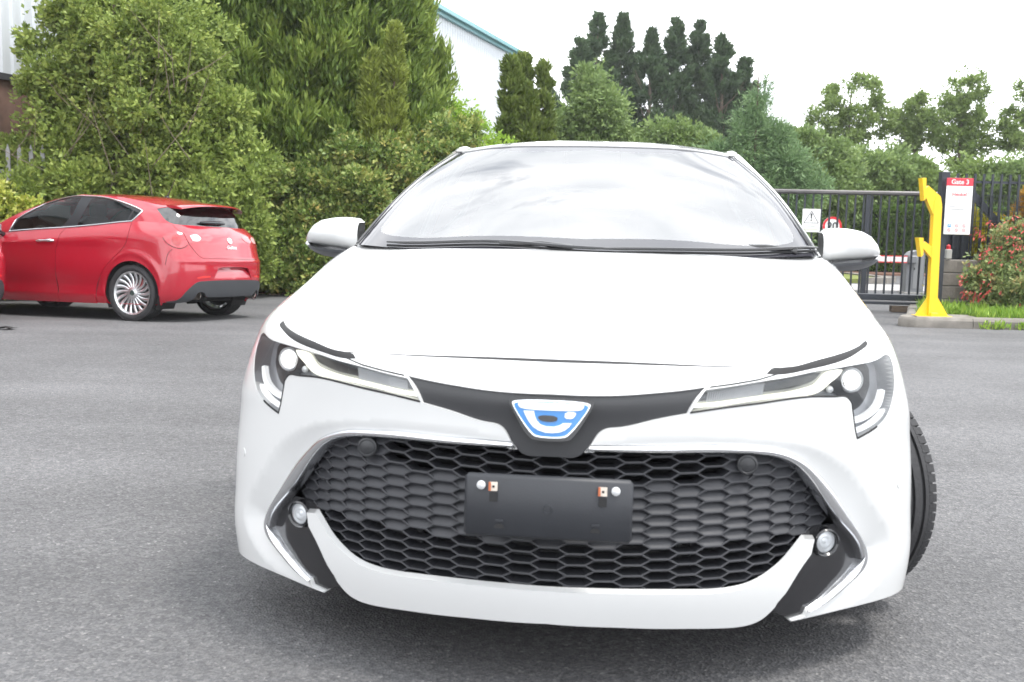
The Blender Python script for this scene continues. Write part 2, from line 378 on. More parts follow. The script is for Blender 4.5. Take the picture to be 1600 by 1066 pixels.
def white_lower():
    G=[R0,R1]
    for z,(dy,dx) in zip(ZR,INS):
        row=[]
        for i,(x,y) in enumerate(PLAN):
            k=min(1,x/.9)
            zz=z
            f=1-min(1,max(0,(y-3.9)/.4))
            yy=y+dy*(1-k*k)*(1 if y<2 else -1)
            row.append((x+dx*k,yy,zz))
        G.append(row)
    return G
def build_white():
    root = empty('parked_car', (0.0888, 2.2305, 0), R(-6.104))
    tag(root, 'white hatchback seen head-on with blue emblem and empty plate bracket', 'car', 'cars in the yard')
    paint = mat('white pearl paint', (.61, .615, .612), .32, 0, coat=1.0, var=.012, vscale=3)
    black = mat('gloss black trim', (.012, .012, .014), .18, 0, coat=.4)
    satin = mat('satin black plastic', (.030, .031, .034), .42, bump=.05, bscale=300)
    grey = mat('grille grey plastic', (.029, .030, .035), .50, var=.08, vscale=20, bump=.06, bscale=400)
    under = mat('under black', (.015, .015, .016), .8)
    chrome = mat('satin chrome', (.82, .83, .85), .24, 1.0)
    glass = thin_glass('clear lens', (.94, .95, .96), 1.5)
    N = Net(white_lower(), ref=4, sym=(True, True), kv=[0, .085, .15, .225, .35, .465, .555, .645])
    UA, UE, VE = 1.135, float(N.ku[-1]), .645
    # ---- outlines on the front, in (u, v)
    c_out = [(.089, .204), (.162, .204), (.280, .204), (.339, .203), (.391, .205), (.454, .211), (.521, .220), (.571, .236), (.617, .258), (.658, .289), (.702, .325), (.768, .397), (.823, .466), (.850, .507), (.853, .530), (.843, .547), (.808, .569), (.757, .598), (.707, .618), (.657, .630)]
    c_in = [(.079, .219), (.161, .2215), (.278, .224), (.336, .225), (.450, .231), (.518, .241), (.561, .254), (.598, .274), (.638, .306), (.691, .360), (.765, .436), (.819, .499), (.827, .528), (.790, .557), (.739, .586), (.690, .611), (.652, .623)]
    lip_t = [(.648, .447), (.611, .441), (.589, .460), (.555, .490), (.517, .514), (.475, .533), (.424, .543), (.36, .545), (.313, .543), (.237, .540), (.165, .538), (.095, .536), (0, .535)]
    lip_b = [(0, .614), (.098, .618), (.169, .621), (.244, .625), (.334, .629), (.400, .633), (.454, .634), (.505, .623), (.535, .600), (.565, .565), (.601, .517), (.638, .481)]
    crease = [(.095, .2035), (.20, .192), (.341, .189), (.457, .195), (.554, .208), (.624, .223), (.682, .246), (.745, .280), (.797, .315), (.851, .373), (.914, .444), (.946, .487), (.948, .53), (.905, .588), (.84, .622), (.76, .637), (.665, .640)]
    head = [(.341, .088), (.313, .134), (.387, .128), (.477, .125), (.566, .123), (.66, .125), (.733, .129), (.772, .133), (.791, .142), (.802, .164), (.805, .195), (.805, .223), (.843, .212), (.892, .193), (.925, .175), (.949, .155), (.968, .136), (.980, .120), (.985, .105), (.978, .092), (.955, .085), (.901, .085), (.769, .085), (.703, .084), (.63, .082), (.559, .084), (.47, .084), (.408, .086), (.368, .087)]
    upg = [(0, .090), (.107, .092), (.162, .091), (.219, .088), (.278, .085), (.340, .081), (.328, .095), (.314, .119), (.307, .136), (.223, .150), (.150, .165), (.121, .169), (.110, .175), (.089, .204), (.075, .220), (.060, .231), (.022, .233), (0, .233)]
    gap = [(.500, .006), (.560, .000), (.642, .000), (.728, .000), (.793, .000), (.865, .000), (.930, .003), (.950, .012), (.905, .030), (.833, .047), (.765, .063), (.706, .071), (.665, .073), (.589, .075), (.527, .074), (.500, .070), (.505, .05), (.500, .03)]
    gap = [(.505, .048), (.543, .049), (.569, .052), (.642, .043), (.728, .034), (.793, .027), (.865, .019), (.913, .014), (.936, .013), (.905, .030), (.833, .047), (.765, .063), (.706, .071), (.665, .073), (.589, .075), (.527, .074), (.490, .066)]
    SC = smooth_poly
    opening = [(0, .221)] + SC(c_in, False)[2:] + [(.646, .640), (.60, VE), (0, VE)]
    chrome_p = SC(c_out, False) + SC(c_in, False)[::-1]
    lip_p = SC(lip_t, False) + SC(lip_b, False)
    pocket = [(.700, .432), (.765, .436)] + SC(c_in[10:], False)[1:] + [(.646, .638), (.60, .640), (.53, .612), (.545, .585), (.565, .565), (.601, .517), (.638, .481), (.648, .447)]
    head_p = SC(head, True, 38); upg_p = SC(upg, True, 38)
    # the paint dishes in towards the chrome surround, and the nose panel is crowned
    cin_path = np.array(SC(c_out, False)); cr_path = np.array(SC(crease, False)); dish_poly = SC(c_in, False) + SC(crease, False)[::-1]
    def dish(uv):
        a = polydist(uv, cin_path); b = polydist(uv, cr_path); ins = inpoly(uv, dish_poly)
        return np.where(ins, -np.minimum(.42 * b, .032), 0.0)
    ci_path = np.array(SC(c_in, False))
    def bulge(uv):
        a = polydist(uv, cin_path); b = polydist(uv, ci_path); t = a / (a + b + 1e-6); return .001 + .030 * t * (1 - t)
    fog = (.716, .470)
    circ = lambda c, r, n=28, ky=1.0: [(c[0] + r * math.cos(2 * math.pi * k / n), c[1] + ky * r * math.sin(2 * math.pi * k / n)) for k in range(n)]
    sq = SC([(0, .007), (.163, .0065), (.29, .008), (.36, .012), (.408, .017), (.48, .034), (.548, .056)], False); seam_p = [(a, b_ - .0045 * (1 - .4 * a / .55)) for a, b_ in sq] + [(a, b_ + .0045 * (1 - .4 * a / .55)) for a, b_ in sq[::-1]]
    outer = [(0, 0), (UA, 0), (UA, VE), (0, VE)]
    V2, T = cut(outer, [('seamgap', SC(gap, True, 50)), ('seamline', seam_p), ('lampline', ribbon(resample([(.53, .070), (.47, .0790), (.408, .0812), (.350, .0825)], .03, False), .0022)), ('dished', [tuple(q) for q in dish_poly]), ('opening', opening), ('lip', lip_p), ('pocket', pocket), ('chrome', chrome_p), ('upper_grille', upg_p), ('headlight', head_p), ('sensor', circ((.972, .355), .011, 18))], .0135)
    T['base'] = np.concatenate([T['base'], T['dished']])
    panel('bumper_cover', N, V2, T['base'], paint, root, disp=dish, flange=.022, side=0)
    panel('bumper_lip', N, V2, T['lip'], paint, root, off=.006, flange=.026, side=0, fdir=(0, 1, .12))
    panel('hood_shut_line', N, V2, T['seamline'], under, root, off=.0, side=0)
    panel('upper_grille', N, V2, T['upper_grille'], satin, root, off=-.006, flange=.02, side=0)
    for s in (1, -1):
        for g_ in ('seamgap', 'lampline'): panel('shut_line', N, V2, T[g_], under, root, off=.0, side=s)
        no, nk = 110, 7
        pa, pb_ = [np.stack([np.interp(np.linspace(0, 1, no), np.linspace(0, 1, len(q)), q[:, k]) for k in (0, 1)], 1) for q in (cin_path, ci_path)]
        VV = []; FF = []
        for k in range(nk):
            t = k / (nk - 1); q = pa + (pb_ - pa) * t; VV.append(N(q[:, 0], q[:, 1]) + N.normal(q[:, 0], q[:, 1]) * (-.006 + .0115 * math.sin(math.pi * t) ** .6))
        q0 = VV[0]; nrm = N.normal(pa[:, 0], pa[:, 1]); VV = [q0 - nrm * .03] + VV + [VV[-1] - N.normal(pb_[:, 0], pb_[:, 1]) * .03]
        FF = [[k * no + i, k * no + i + 1, (k + 1) * no + i + 1, (k + 1) * no + i] for k in range(nk + 1) for i in range(no - 1)]
        b = MB(); b.add(np.concatenate(VV) * [s, 1, 1], FF); b.obj('chrome_trim', chrome, root, smooth=True, sharp=50)
        panel('fog_pocket', N, V2, T['pocket'], black, root, off=lambda q: -.010 - .028 * np.clip((.62 - q[:, 1]) / .18, 0, 1), flange=.03, side=s)
        panel('parking_sensor', N, V2, T['sensor'], paint, root, off=.0015, flange=.006, side=s)
        # ---- headlight: clear cover over a dark bowl with its own optics
        hl = panel('headlight', N, V2, T['headlight'], glass, root, off=-.001, side=s, label='slim headlight with lit projector and white running light strip')
        hin = mat('headlight bowl', (.34, .35, .37), .30, .3); hdk = mat('headlight bezel', (.045, .047, .052), .3, .2)
        o = panel('headlight_bowl', N, V2, T['headlight'], hin, hl, off=-.045, side=s)
        # walls between cover and bowl
        hp = resample(head_p, .012); a_ = N(hp[:, 0], hp[:, 1]); n_ = N.normal(hp[:, 0], hp[:, 1]); k = len(hp)
        mesh_obj('headlight_rim', np.concatenate([a_ - n_ * .002, a_ - n_ * .046]) * [s, 1, 1], [[i, (i + 1) % k, (i + 1) % k + k, i + k] for i in range(k)], hin, hl)
        eq = resample(SC([(.313, .134), (.387, .128), (.477, .125), (.566, .123), (.66, .125), (.733, .129), (.772, .133), (.791, .142), (.802, .164), (.805, .195), (.805, .223), (.843, .212), (.892, .193), (.925, .175)], True, 38)[:-6], .012, False); eq = eq[eq[:, 0] > .312]
        b = MB(); b.tube([tuple(p * [s, 1, 1]) for p in (N(eq[:, 0], eq[:, 1]) - N.normal(eq[:, 0], eq[:, 1]) * .0008)], .0026, 5); b.obj('headlight_seal', under, hl)
        def sheet(nm, poly, off, m, fl=.012, lab=None):
            v2, t = cut(poly, [], .012); return panel(nm, N, v2, t['base'], m, hl, off=off, flange=fl, side=s, label=lab)
        lit = mat('lit led white', (.9, .9, .88), .3, emit=(1.0, .99, .95), estr=1.0); lit2 = mat('running light', (.85, .85, .78), .3, emit=(1.0, .98, .84), estr=.55)
        silver = mat('reflector silver', (.80, .81, .83), .30, .35); clear = mat('turn signal grey', (.085, .09, .095), .25, .2); guide = mat('light guide white', (.86, .87, .88), .25, emit=(1, 1, 1), estr=.35)
        sheet('daytime_light', SC([(.760, .091), (.721, .088), (.703, .092), (.683, .106), (.656, .112), (.603, .115), (.518, .116), (.435, .118), (.368, .120), (.336, .1195), (.330, .1285), (.38, .1275), (.477, .1235), (.566, .1225), (.637, .124), (.682, .1225), (.709, .1155), (.722, .110), (.738, .105), (.752, .099)]), -.022, lit2, lab='white running light strip')
        sheet('dark_bezel', SC([(.910, .0885), (.840, .088), (.770, .090), (.745, .108), (.735, .124), (.770, .128), (.796, .140), (.806, .160), (.850, .158), (.893, .145), (.925, .122), (.928, .100)]), -.042, hdk, 0)
        sheet('turn_signal', SC([(.690, .0885), (.629, .086), (.559, .088), (.47, .088), (.37, .089), (.352, .095), (.338, .115), (.367, .1145), (.434, .112), (.517, .110), (.602, .110), (.649, .106), (.675, .100)]), -.030, clear)
        # fine ribs on the inner half of the turn signal
        rb = MB()
        for k in range(26):
            u = .358 + k * .0058; q = N([u, u, u + .003, u + .003], [.0905, .113, .113, .0905]); nn = N.normal([u] * 4, [.10] * 4); q = q - nn * .027; q[2:] += nn[2:] * .004
            rb.add(q * [s, 1, 1], [[0, 1, 2, 3]])
        rb.obj('lens_ribs', silver, hl)
        sheet('light_guide', SC([(.937, .129), (.919, .144), (.89, .157), (.852, .167), (.812, .169), (.813, .184), (.859, .179), (.906, .165), (.938, .148), (.954, .132)]), -.016, guide)
        sheet('light_guide', SC([(.940, .158), (.896, .178), (.852, .193), (.811, .200), (.811, .213), (.852, .204), (.9, .187), (.944, .165)]), -.012, guide)
        # projector: a ball lens in a silver ring
        c = N(.822, .111)[0]; n = N.normal(.822, .111)[0]; n = np.array([n[0] * .35, -1, .05]); n /= np.linalg.norm(n); c = c - N.normal(.822, .111)[0] * .040
        b = MB(); b.lathe([(-.004, .031), (.010, .031), (.015, .027), (.012, .0235), (-.004, .022)], 'y', 36)
        rot = Vector((0, 1, 0)).rotation_difference(Vector(n * [s, 1, 1])).to_matrix().to_4x4()
        o = b.obj('projector_ring', silver, hl, smooth=True); o.matrix_local = Matrix.Translation(c * [s, 1, 1]) @ rot
        b = MB(); b.lathe([(.0, .023), (.006, .0215), (.011, .0165), (.014, .009), (.015, 0.0005)], 'y', 32)
        o = b.obj('projector_lens', lit, hl, smooth=True, sharp=None); o.matrix_local = Matrix.Translation(c * [s, 1, 1]) @ rot; o['label'] = 'lit white projector lens'
        c = N(.735, .121)[0] - N.normal(.735, .121)[0] * .03
        b = MB(); b.lathe([(.0, .009), (.005, .007), (.007, .0005)], 'y', 20); o = b.obj('small_reflector', silver, hl, smooth=True); o.matrix_local = Matrix.Translation(c * [s, 1, 1]) @ rot
        # ---- fog lamp
        fsil = mat('fog reflector', (.86, .87, .88), .3, .15); fl = empty('fog_lamp', tuple((N(*fog)[0] - N.normal(*fog)[0] * .020) * [s, 1, 1]), R(22 * s), root)
        b = MB(); b.lathe([(.02, .034), (-.004, .034), (-.008, .030), (-.004, .0265), (.02, .026)], 'y', 36); b.obj('fog_lamp_ring', black, fl, smooth=True)
        b = MB(); b.lathe([(.004, .0265), (.006, .020), (.003, .014), (.007, .008), (.003, .0005)], 'y', 32); b.obj('fog_reflector', fsil, fl, smooth=True)
        b = MB(); b.lathe([(.002, .027), (-.001, .018), (-.0025, .009), (-.003, .0004)], 'y', 32); b.obj('fog_lens', glass, fl, smooth=True)
    # ---- honeycomb grille behind the opening
    gr = empty('grille', (0, .1, .4), 0, root); gi = Matrix.Translation((0, -.1, -.4))
    lat = MB(); pu, pv, A, B, hh = .064, .0262, .0218, .0422, .0131
    def gp(u, v, off):
        u = np.asarray(u, float); sg = np.where(u < 0, -1, 1); ua = np.abs(u); q = N(ua, v); n = N.normal(ua, v); q = q + n * np.asarray(off)[:, None] * 1.0; q[:, 0] *= sg; return q - [0, .1, .4]
    open_poly = np.array([(-a, b) for a, b in SC(c_in[:11], False)][::-1] + SC(c_in[:11], False) + [(.74, .450), (.63, .46)] + SC(lip_t[1:], False) + [(-a, b) for a, b in SC(lip_t[1:], False)[::-1]] + [(-.63, .46), (-.74, .450)])
    plates = []
    for ci in range(-12, 13):
        for ri in range(0, 14):
            u = ci * pu; v = .222 + ri * pv + (pv / 2 if ci % 2 else 0)
            hx = [(-A, -hh), (A, -hh), (B, 0), (A, hh), (-A, hh), (-B, 0)]
            P2 = np.array([(u + a, v + b) for a, b in hx])
            if inpoly(np.vstack([P2, [[u, v]]]), open_poly).sum() < 1: continue
            if abs(u) > .78: continue
            P2[:, 1] = np.clip(P2[:, 1], 0, VE)
            cen = P2.mean(0); inn = cen + (P2 - cen) * [.935, .80]
            closed = (.288 < v < .440 and not (abs(u) < .15 and False)) or (abs(u) > .47 and v < .44) or (abs(abs(u) - .462) < .03 and v < .29)
            if abs(u) > .735: continue
            d_front = -.024 - .020 * min(1, max(0, (abs(u) - .56) / .12)); d_back = d_front - .038
            Vv = np.vstack([gp(P2[:, 0], P2[:, 1], np.full(6, d_front)), gp(inn[:, 0], inn[:, 1], np.full(6, d_front - .001)), gp(inn[:, 0], inn[:, 1], np.full(6, d_back)), gp(P2[:, 0], P2[:, 1], np.full(6, d_back))])
            F = [[i, (i + 1) % 6, (i + 1) % 6 + 6, i + 6] for i in range(6)] + [[i + 6, (i + 1) % 6 + 6, (i + 1) % 6 + 12, i + 12] for i in range(6)]
            lat.add(Vv, F)
            if closed:
                off = d_front + np.where(inn[:, 1] > cen[1] + .002, -.001, np.where(inn[:, 1] < cen[1] - .002, -.016, -.009))
                plates.append(gp(inn[:, 0], inn[:, 1], off))
    lo = lat.obj('grille_lattice', grey, gr, smooth=False)
    for q in plates: mesh_obj('grille_scale', q, [[0, 1, 2, 3, 4, 5]], grey, gr, smooth=False)
    for s in (1, -1):      # sonar buttons set in the grille
        q = gp([s * .462], [.258], [-.012])[0]
        b = MB(); b.lathe([(.02, .024), (-.004, .023), (-.006, .019), (-.004, .017), (-.006, .012), (-.007, .0005)], 'y', 28, tuple(q)); b.obj('sonar_button', satin, gr, smooth=True)
    # radiator and crash bar behind
    rad = empty('radiator', (0, .28, .36), 0, root)
    b = MB(); b.box((0, .03, 0), (1.16, .02, .40)); b.obj('radiator_core', mat('radiator dark', (.02, .021, .023), .6), rad)
    b = MB()
    for k in range(36): b.box((0, .012, -.19 + k * .0109), (1.1, .006, .003))
    b.obj('cooling_fins', mat('radiator fin', (.05, .05, .053), .5, .4), rad)
    for x in (-.335, -.30, .30, .335): MB().box((x, -.015, -.02), (.012, .02, .36)).obj('radiator_strut', satin, rad)
    MB().box((0, -.06, .12), (.80, .05, .09), bev=.01).obj('crash_bar', under, rad)
    # ---- emblem on the upper grille
    em = empty('emblem', (0, -.020, .662), 0, root); em.rotation_euler = (R(-8), 0, 0)
    def rounded(tr, k=5):     # closed polygon rounded by cutting corners
        P = np.array(tr, float)
        for _ in range(k):
            Q = []
            for i in range(len(P)):
                a, b_ = P[i], P[(i + 1) % len(P)]; Q += [a * .75 + b_ * .25, a * .25 + b_ * .75]
            P = np.array(Q)
        return P
    def trap(w, top, bot, wb, ex=0): return [(-w, top), (w, top), (w * .98, top - .016), (wb, bot + .006), (wb * .55, bot), (-wb * .55, bot), (-wb, bot + .006), (-w * .98, top - .016)]
    def badge(nm, P, y, m, th=.004): return MB().prism([tuple(a) for a in P], y, y + th).obj(nm, m, em)
    blue = mat('emblem blue', (.010, .16, .44), .18, .2, coat=1.0); bsil = mat('emblem silver', (.62, .63, .65), .15, .9)
    badge('badge_base', rounded(trap(.094, .045, -.050, .050), 3), .006, black, .012)
    badge('badge_rim', rounded(trap(.0855, .039, -.043, .042), 3), .002, chrome, .006)
    badge('blue_field', rounded(trap(.081, .035, -.040, .0395), 3), -.0005, blue)
    badge('silver_bar', rounded([(-.070, .0325), (.0, .0335), (.070, .0325), (.072, .026), (.062, .0175), (.0, .0165), (-.062, .0175), (-.072, .026)], 2), -.003, bsil)
    badge('silver_bowl', [(-.059, .0145), (-.036, .0145), (-.034, .004), (-.029, -.006), (-.021, -.0140), (-.008, -.0175), (.008, -.0175), (.019, -.0145), (.028, -.0090), (.046, -.0085), (.041, -.0165), (.033, -.0235), (.022, -.0290), (.006, -.0315), (-.010, -.0310), (-.026, -.0265), (-.038, -.0190), (-.047, -.0080), (-.054, .004)], -.003, bsil)
    badge('silver_block', rounded([(.031, .0150), (.056, .0150), (.052, .006), (.047, .0005), (.030, .0005)], 1), -.003, bsil)
    badge('dark_eye', rounded([(-.030, .006), (.016, .006), (.014, -.008), (-.022, -.008)], 2), -.0025, black)
    # ---- empty number plate bracket
    pb = empty('plate_bracket', (0, -.036, .468), 0, root); pb.rotation_euler = (R(-3), 0, 0)
    plast = mat('bracket plastic', (.022, .024, .029), .48, var=.12, vscale=12, bump=.05, bscale=200)
    MB().box((0, .006, 0), (.364, .020, .138), bev=.008).obj('bracket_plate', plast, pb, smooth=True, sharp=50)
    MB().box((0, .018, .0), (.30, .03, .09)).obj('bracket_mount', under, pb)
    for s in (1, -1):
        b = MB(); b.lathe([(.002, .0095), (-.008, .0095), (-.011, .006), (-.012, .0005)], 'y', 20, (s * .145, 0, .045)); b.obj('plastic_rivet', mat('rivet pale', (.55, .56, .57), .4), pb, smooth=True)
        MB().box((s * .118, -.005, .043), (.017, .004, .019)).obj('metal_clip', mat('clip cream', (.62, .55, .48), .5, var=.2, vscale=60), pb)
        MB().box((s * .118 - .008, -.0072, .043), (.005, .002, .019)).obj('clip_rust', mat('rust orange', (.42, .12, .05), .7), pb)
        MB().box((s * .118, -.0072, .043), (.005, .002, .005)).obj('clip_hole', under, pb)
        MB().box((s * .118, -.0045, .020), (.017, .003, .020)).obj('clip_slot', under, pb)
        b = MB(); b.prism([(s * .104 + a, b_) for a, b_ in ((-.011, -.048), (.011, -.048), (.009, -.041), (.004, -.038), (-.004, -.038), (-.009, -.041))], -.0047, 0); b.obj('lower_slot', under, pb)
        MB().box((s * .104, -.005, -.031), (.017, .003, .004)).obj('lower_tab', plast, pb)
    b = MB(); b.lathe([(-.004, .011), (-.0065, .010), (-.0065, .0085), (-.0045, .008), (-.005, .0005)], 'y', 24, (0, 0, -.002)); b.obj('centre_boss', plast, pb, smooth=True)
    # ---- hood
    zc = [.772, .812, .846, .874, .900, .944, .997]; yc = [.135, .25, .37, .48, .60, .84, 1.19]; Hd = []
    Hd.append([R0[0], R0[1], R0[2], R0[3], R0[4]])
    for k in range(6):
        E = R0[5 + k]; row = []
        for t in (0, .27, .54, .80, 1):
            row.append((E[0] * t, yc[k + 1] + (E[1] - yc[k + 1]) * t ** 2.2, zc[k + 1] + (E[2] - zc[k + 1]) * t ** 2.6))
        Hd.append(row)
    HN = Net(Hd, ref=3); HN.sign = -1
    V2, T = cut([(0, .0), (HN.ku[-1] - .001, .0), (HN.ku[-1] - .003, HN.kv[-1]), (0, HN.kv[-1])], [], .03)
    panel('hood', HN, V2, T['base'], paint, root, flange=.01, side=0, off=.0)
    # ---- greenhouse: rows from the roof rail down to the belt
    bot = [(0, 1.13, .985), (.30, 1.145, .985), (.58, 1.205, .984), (.775, 1.318, .990), (.808, 1.42, .982), (.806, 1.9, .962), (.80, 2.6, .985), (.80, 3.1, 1.01), (.79, 3.55, 1.04), (.745, 3.95, 1.06), (.655, 4.165, 1.06), (.35, 4.23, 1.06), (0, 4.245, 1.06)]
    top = [(0, 2.075, 1.392), (.22, 2.085, 1.390), (.42, 2.125, 1.382), (.571, 2.20, 1.363), (.605, 2.27, 1.365), (.615, 2.50, 1.392), (.61, 2.85, 1.398), (.60, 3.2, 1.385), (.575, 3.55, 1.352), (.53, 3.82, 1.315), (.47, 3.90, 1.305), (.25, 3.95, 1.312), (0, 3.965, 1.315)]
    def mid(t, bul):
        return [(b_[0] + (a[0] - b_[0]) * t + (bul if 2 < i < 10 else 0), b_[1] + (a[1] - b_[1]) * t - (bul * .8 if i < 4 else (-bul if i > 9 else 0)), b_[2] + (a[2] - b_[2]) * t + bul * .6) for i, (a, b_) in enumerate(zip(top, bot))]
    GN = Net([top, mid(.67, .020), mid(.33, .018), bot], ref=2, sym=(True, True))
    U3, U4, U10, Vt, Vb = GN.ku[3], GN.ku[4], GN.ku[10], 0.0, float(GN.kv[-1]); gu = GN.ku
    def wpoly(l): return l
    ws = [(0, .004), (U3 - .004, .004), (U3 - .004, Vb), (0, Vb)]
    vis = SC([(0, .035), (U3 * .6, .038), (U3 * .88, .042), (U3 * .945, .10), (U3 * .935, Vb * .5), (U3 * .92, Vb * .80), (U3 * .90, Vb * .885), (U3 * .84, Vb * .91), (U3 * .5, Vb * .90), (0, Vb * .90)], True, 60)
    side_front = SC([(gu[4] + .10, Vb * .90), (gu[4] + .17, Vb * .55), (gu[5] - .02, Vb * .16), (gu[5] + .12, Vb * .12), (gu[6] - .10, Vb * .12), (gu[6] - .07, Vb * .94), (gu[5], Vb * .95)], True, 35)
    side_rear = SC([(gu[6] + .05, Vb * .12), (gu[7], Vb * .14), (gu[7] + .22, Vb * .24), (gu[8] - .02, Vb * .55), (gu[8] - .05, Vb * .80), (gu[7] + .1, Vb * .94), (gu[6] + .06, Vb * .94)], True, 35)
    rear = SC([(gu[10] + .03, Vb * .12), (gu[11], Vb * .10), (gu[12], Vb * .10), (gu[12], Vb * .95), (gu[11], Vb * .95), (gu[10] - .005, Vb * .92)], True, 35)
    V2, T = cut([(0, 0), (gu[-1], 0), (gu[-1], Vb), (0, Vb)], [('ws', ws), ('vis', vis), ('sf', side_front), ('sr', side_rear), ('rear', rear)], .028)
    wgl = thin_glass('windscreen glass', (.84, .90, .92), 4.6)
    dgl = thin_glass('window glass', (.42, .46, .46), 1.6)
    panel('pillars', GN, V2, T['base'], paint, root, flange=.02, side=0)
    w = panel('windscreen', GN, V2, T['vis'], wgl, root, off=-.004, side=0)
    panel('frit_band', GN, V2, T['ws'], mat('black frit', (.035, .035, .042), .05, spec=.8), w, off=-.004, side=0)
    for s in (1, -1):
        panel('side_window', GN, V2, T['sf'], dgl, root, off=-.004, side=s); panel('side_window', GN, V2, T['sr'], dgl, root, off=-.004, side=s)
    panel('rear_window', GN, V2, T['rear'], dgl, root, off=-.003, side=0)
    # roof
    zr = [1.392, 1.428, 1.437, 1.431, 1.402, 1.345, 1.315]; yr = [2.075, 2.35, 2.75, 3.15, 3.52, 3.84, 3.965]; ed = [top[3], top[4], top[5], top[6], top[7], top[8], top[9]]; Rf = []
    Rf.append([top[0], top[1], (.33, 2.102, 1.387), top[2], top[3]])
    for k in range(1, 7):
        E = (ed[k] if k < 6 else top[10]); row = []
        for t in (0, .3, .58, .84, 1): row.append((E[0] * t, yr[k] + (E[1] - yr[k]) * t ** 2, zr[k] + (E[2] - zr[k]) * t ** 2.6))
        Rf.append(row)
    RN = Net(Rf, ref=3); RN.sign = -1
    V2, T = cut([(0, .0), (RN.ku[-1], 0), (RN.ku[-1], RN.kv[-1]), (0, RN.kv[-1])], [], .04)
    panel('roof', RN, V2, T['base'], paint, root, flange=.02, side=0, off=.002)
    for s in (1, -1):
        b = MB(); q = RN(np.full(16, RN.ku[-1] * .955), np.linspace(.03, RN.kv[-1] * .93, 16)); b.tube([tuple(np.array(p) * [s, 1, 1] + [0, 0, .0]) for p in q], [.006] + [.013] * 14 + [.006], 8); b.obj('roof_moulding', paint, root, smooth=True)
        # dark seals where the moulding ends at the windscreen corner, and down the pillar
        q = GN(np.full(14, U3 + .0), np.linspace(.012, Vb, 14)); n = GN.normal(np.full(14, U3), np.linspace(.012, Vb, 14))
        b = MB(); b.tube([tuple(p * [s, 1, 1]) for p in (q + n * .001)], [.0025] * 8 + [.003, .004, .005, .006, .006, .005], 6); b.obj('windscreen_seal', satin, root, smooth=True)
        MB().box(tuple((GN(U3 - .02, .008)[0] + [0, -.003, .002]) * [s, 1, 1]), (.024, .006, .004)).obj('seal_clip', black, root)
    # cowl under the wipers, wipers
    b = MB()
    for s in (1, -1):
        q = [(0, 1.10, .955), (.4 * s, 1.13, .955), (.77 * s, 1.28, .955), (.78 * s, 1.40, .992), (.4 * s, 1.22, .992), (0, 1.19, .992)]
        b.add(q, [[0, 1, 4, 5], [1, 2, 3, 4]])
    b.obj('cowl_panel', satin, root)
    def wiper(pts, nm='wiper'):
        P = []
        for (u, v, o) in pts:
            sg = -1 if u < 0 else 1; p = GN(abs(u), v)[0] + GN.normal(abs(u), v)[0] * o; P.append(p * [sg, 1, 1])
        b = MB(); b.tube([tuple(p) for p in P], [.003] + [.0055] * (len(P) - 2) + [.003], 8); w = b.obj(nm, black, root, smooth=True)
        b = MB(); b.tube([tuple(p + np.array([0, .004, -.012])) for p in P], .004, 6); b.obj('wiper_rubber', under, w)
    wiper([(u, Vb - .004 - .020 * math.sin((u + .62) / .66 * 3.0) ** 2, .014) for u in np.linspace(-.60, .10, 12)])
    wiper([(u, Vb - .002 - .020 * max(0, (u - .05)) / .7, .014) for u in np.linspace(.06, .76, 12)])
    for x in (-.02, .66):
        b = MB(); sg = 1 if x > 0 else -1; p = GN(abs(x), Vb - .02)[0] * [sg, 1, 1]; b.tube([tuple(p + np.array([0, -.01, .0])), tuple(p + np.array([-.10, .0, .012])), tuple(p + np.array([-.24, .004, .010]))], [.012, .009, .006], 8); b.obj('wiper_arm', black, root, smooth=True)
    # ---- the sides and the tail
    ub = lambda y: float(np.interp(y, [p[1] for p in PLAN], N.ku))
    def arch(yc_, r, ex=0.0):
        pts = [(yc_ + r * math.cos(a), .33 + r * math.sin(a)) for a in np.linspace(-.62, math.pi + .62, 40)]
        pts = [(y, max(z, .168)) for y, z in pts]; uv = net_inv(N, (1, 2), pts, UA - .02 if yc_ < 2 else 3.3, 2.3 if yc_ < 2 else 4.7); return uv
    a1 = arch(.935, .368); a2 = arch(3.575, .362)
    f0 = lambda a: [(max(u, UA), v) for u, v in a] + []
    def col(ys, zs, lo=1.2, hi=4.9): return net_inv(N, (1, 2), list(zip(ys, zs)), lo, hi)
    g1 = [(ub(1.36), 0.0), (ub(1.36), .30), (ub(1.34), VE)]; g2 = [(ub(2.46), 0), (ub(2.42), .3), (ub(2.42), VE)]; g3 = [(ub(3.42), 0), (ub(3.40), .15), (ub(3.20), .40), (ub(3.10), VE)]
    TU = ub(3.98)
    outer = [(UA, 0), (UE, 0), (UE, VE), (UA, VE)]
    regs = [('fender', [(UA, 0), g1[0], g1[1], g1[2], (UA, VE)]), ('front_door', g1 + g2[::-1]), ('rear_door', g2 + g3[::-1]), ('quarter_panel', g3 + [(TU, VE), (TU, 0)]),
            ('tailgate', [(N.ku[16] + .05, 0), (UE, 0), (UE, .32), (N.ku[16] + .12, .32)]), ('taillight', SC([(TU - .12, .06), (TU + .2, .05), (N.ku[17] + .10, .075), (N.ku[17] + .05, .14), (TU + .2, .19), (TU + .02, .17)], True, 30)),
            ('diffuser', [(TU + .35, .52), (UE, .46), (UE, VE), (TU + .30, VE)]), ('sill', [(ub(1.34), .575), (ub(3.1), .575), (ub(3.1), VE), (ub(1.34), VE)]), ('arch', a1), ('arch', a2)]
    for k, gp_ in enumerate((g1, g2, g3)): regs.append(('gapline%d' % k, ribbon(resample(gp_, .08, False), .0022)))
    V2, T = cut(outer, regs, .034)
    lamp = mat('tail lamp red', (.28, .008, .012), .12, coat=1.0)
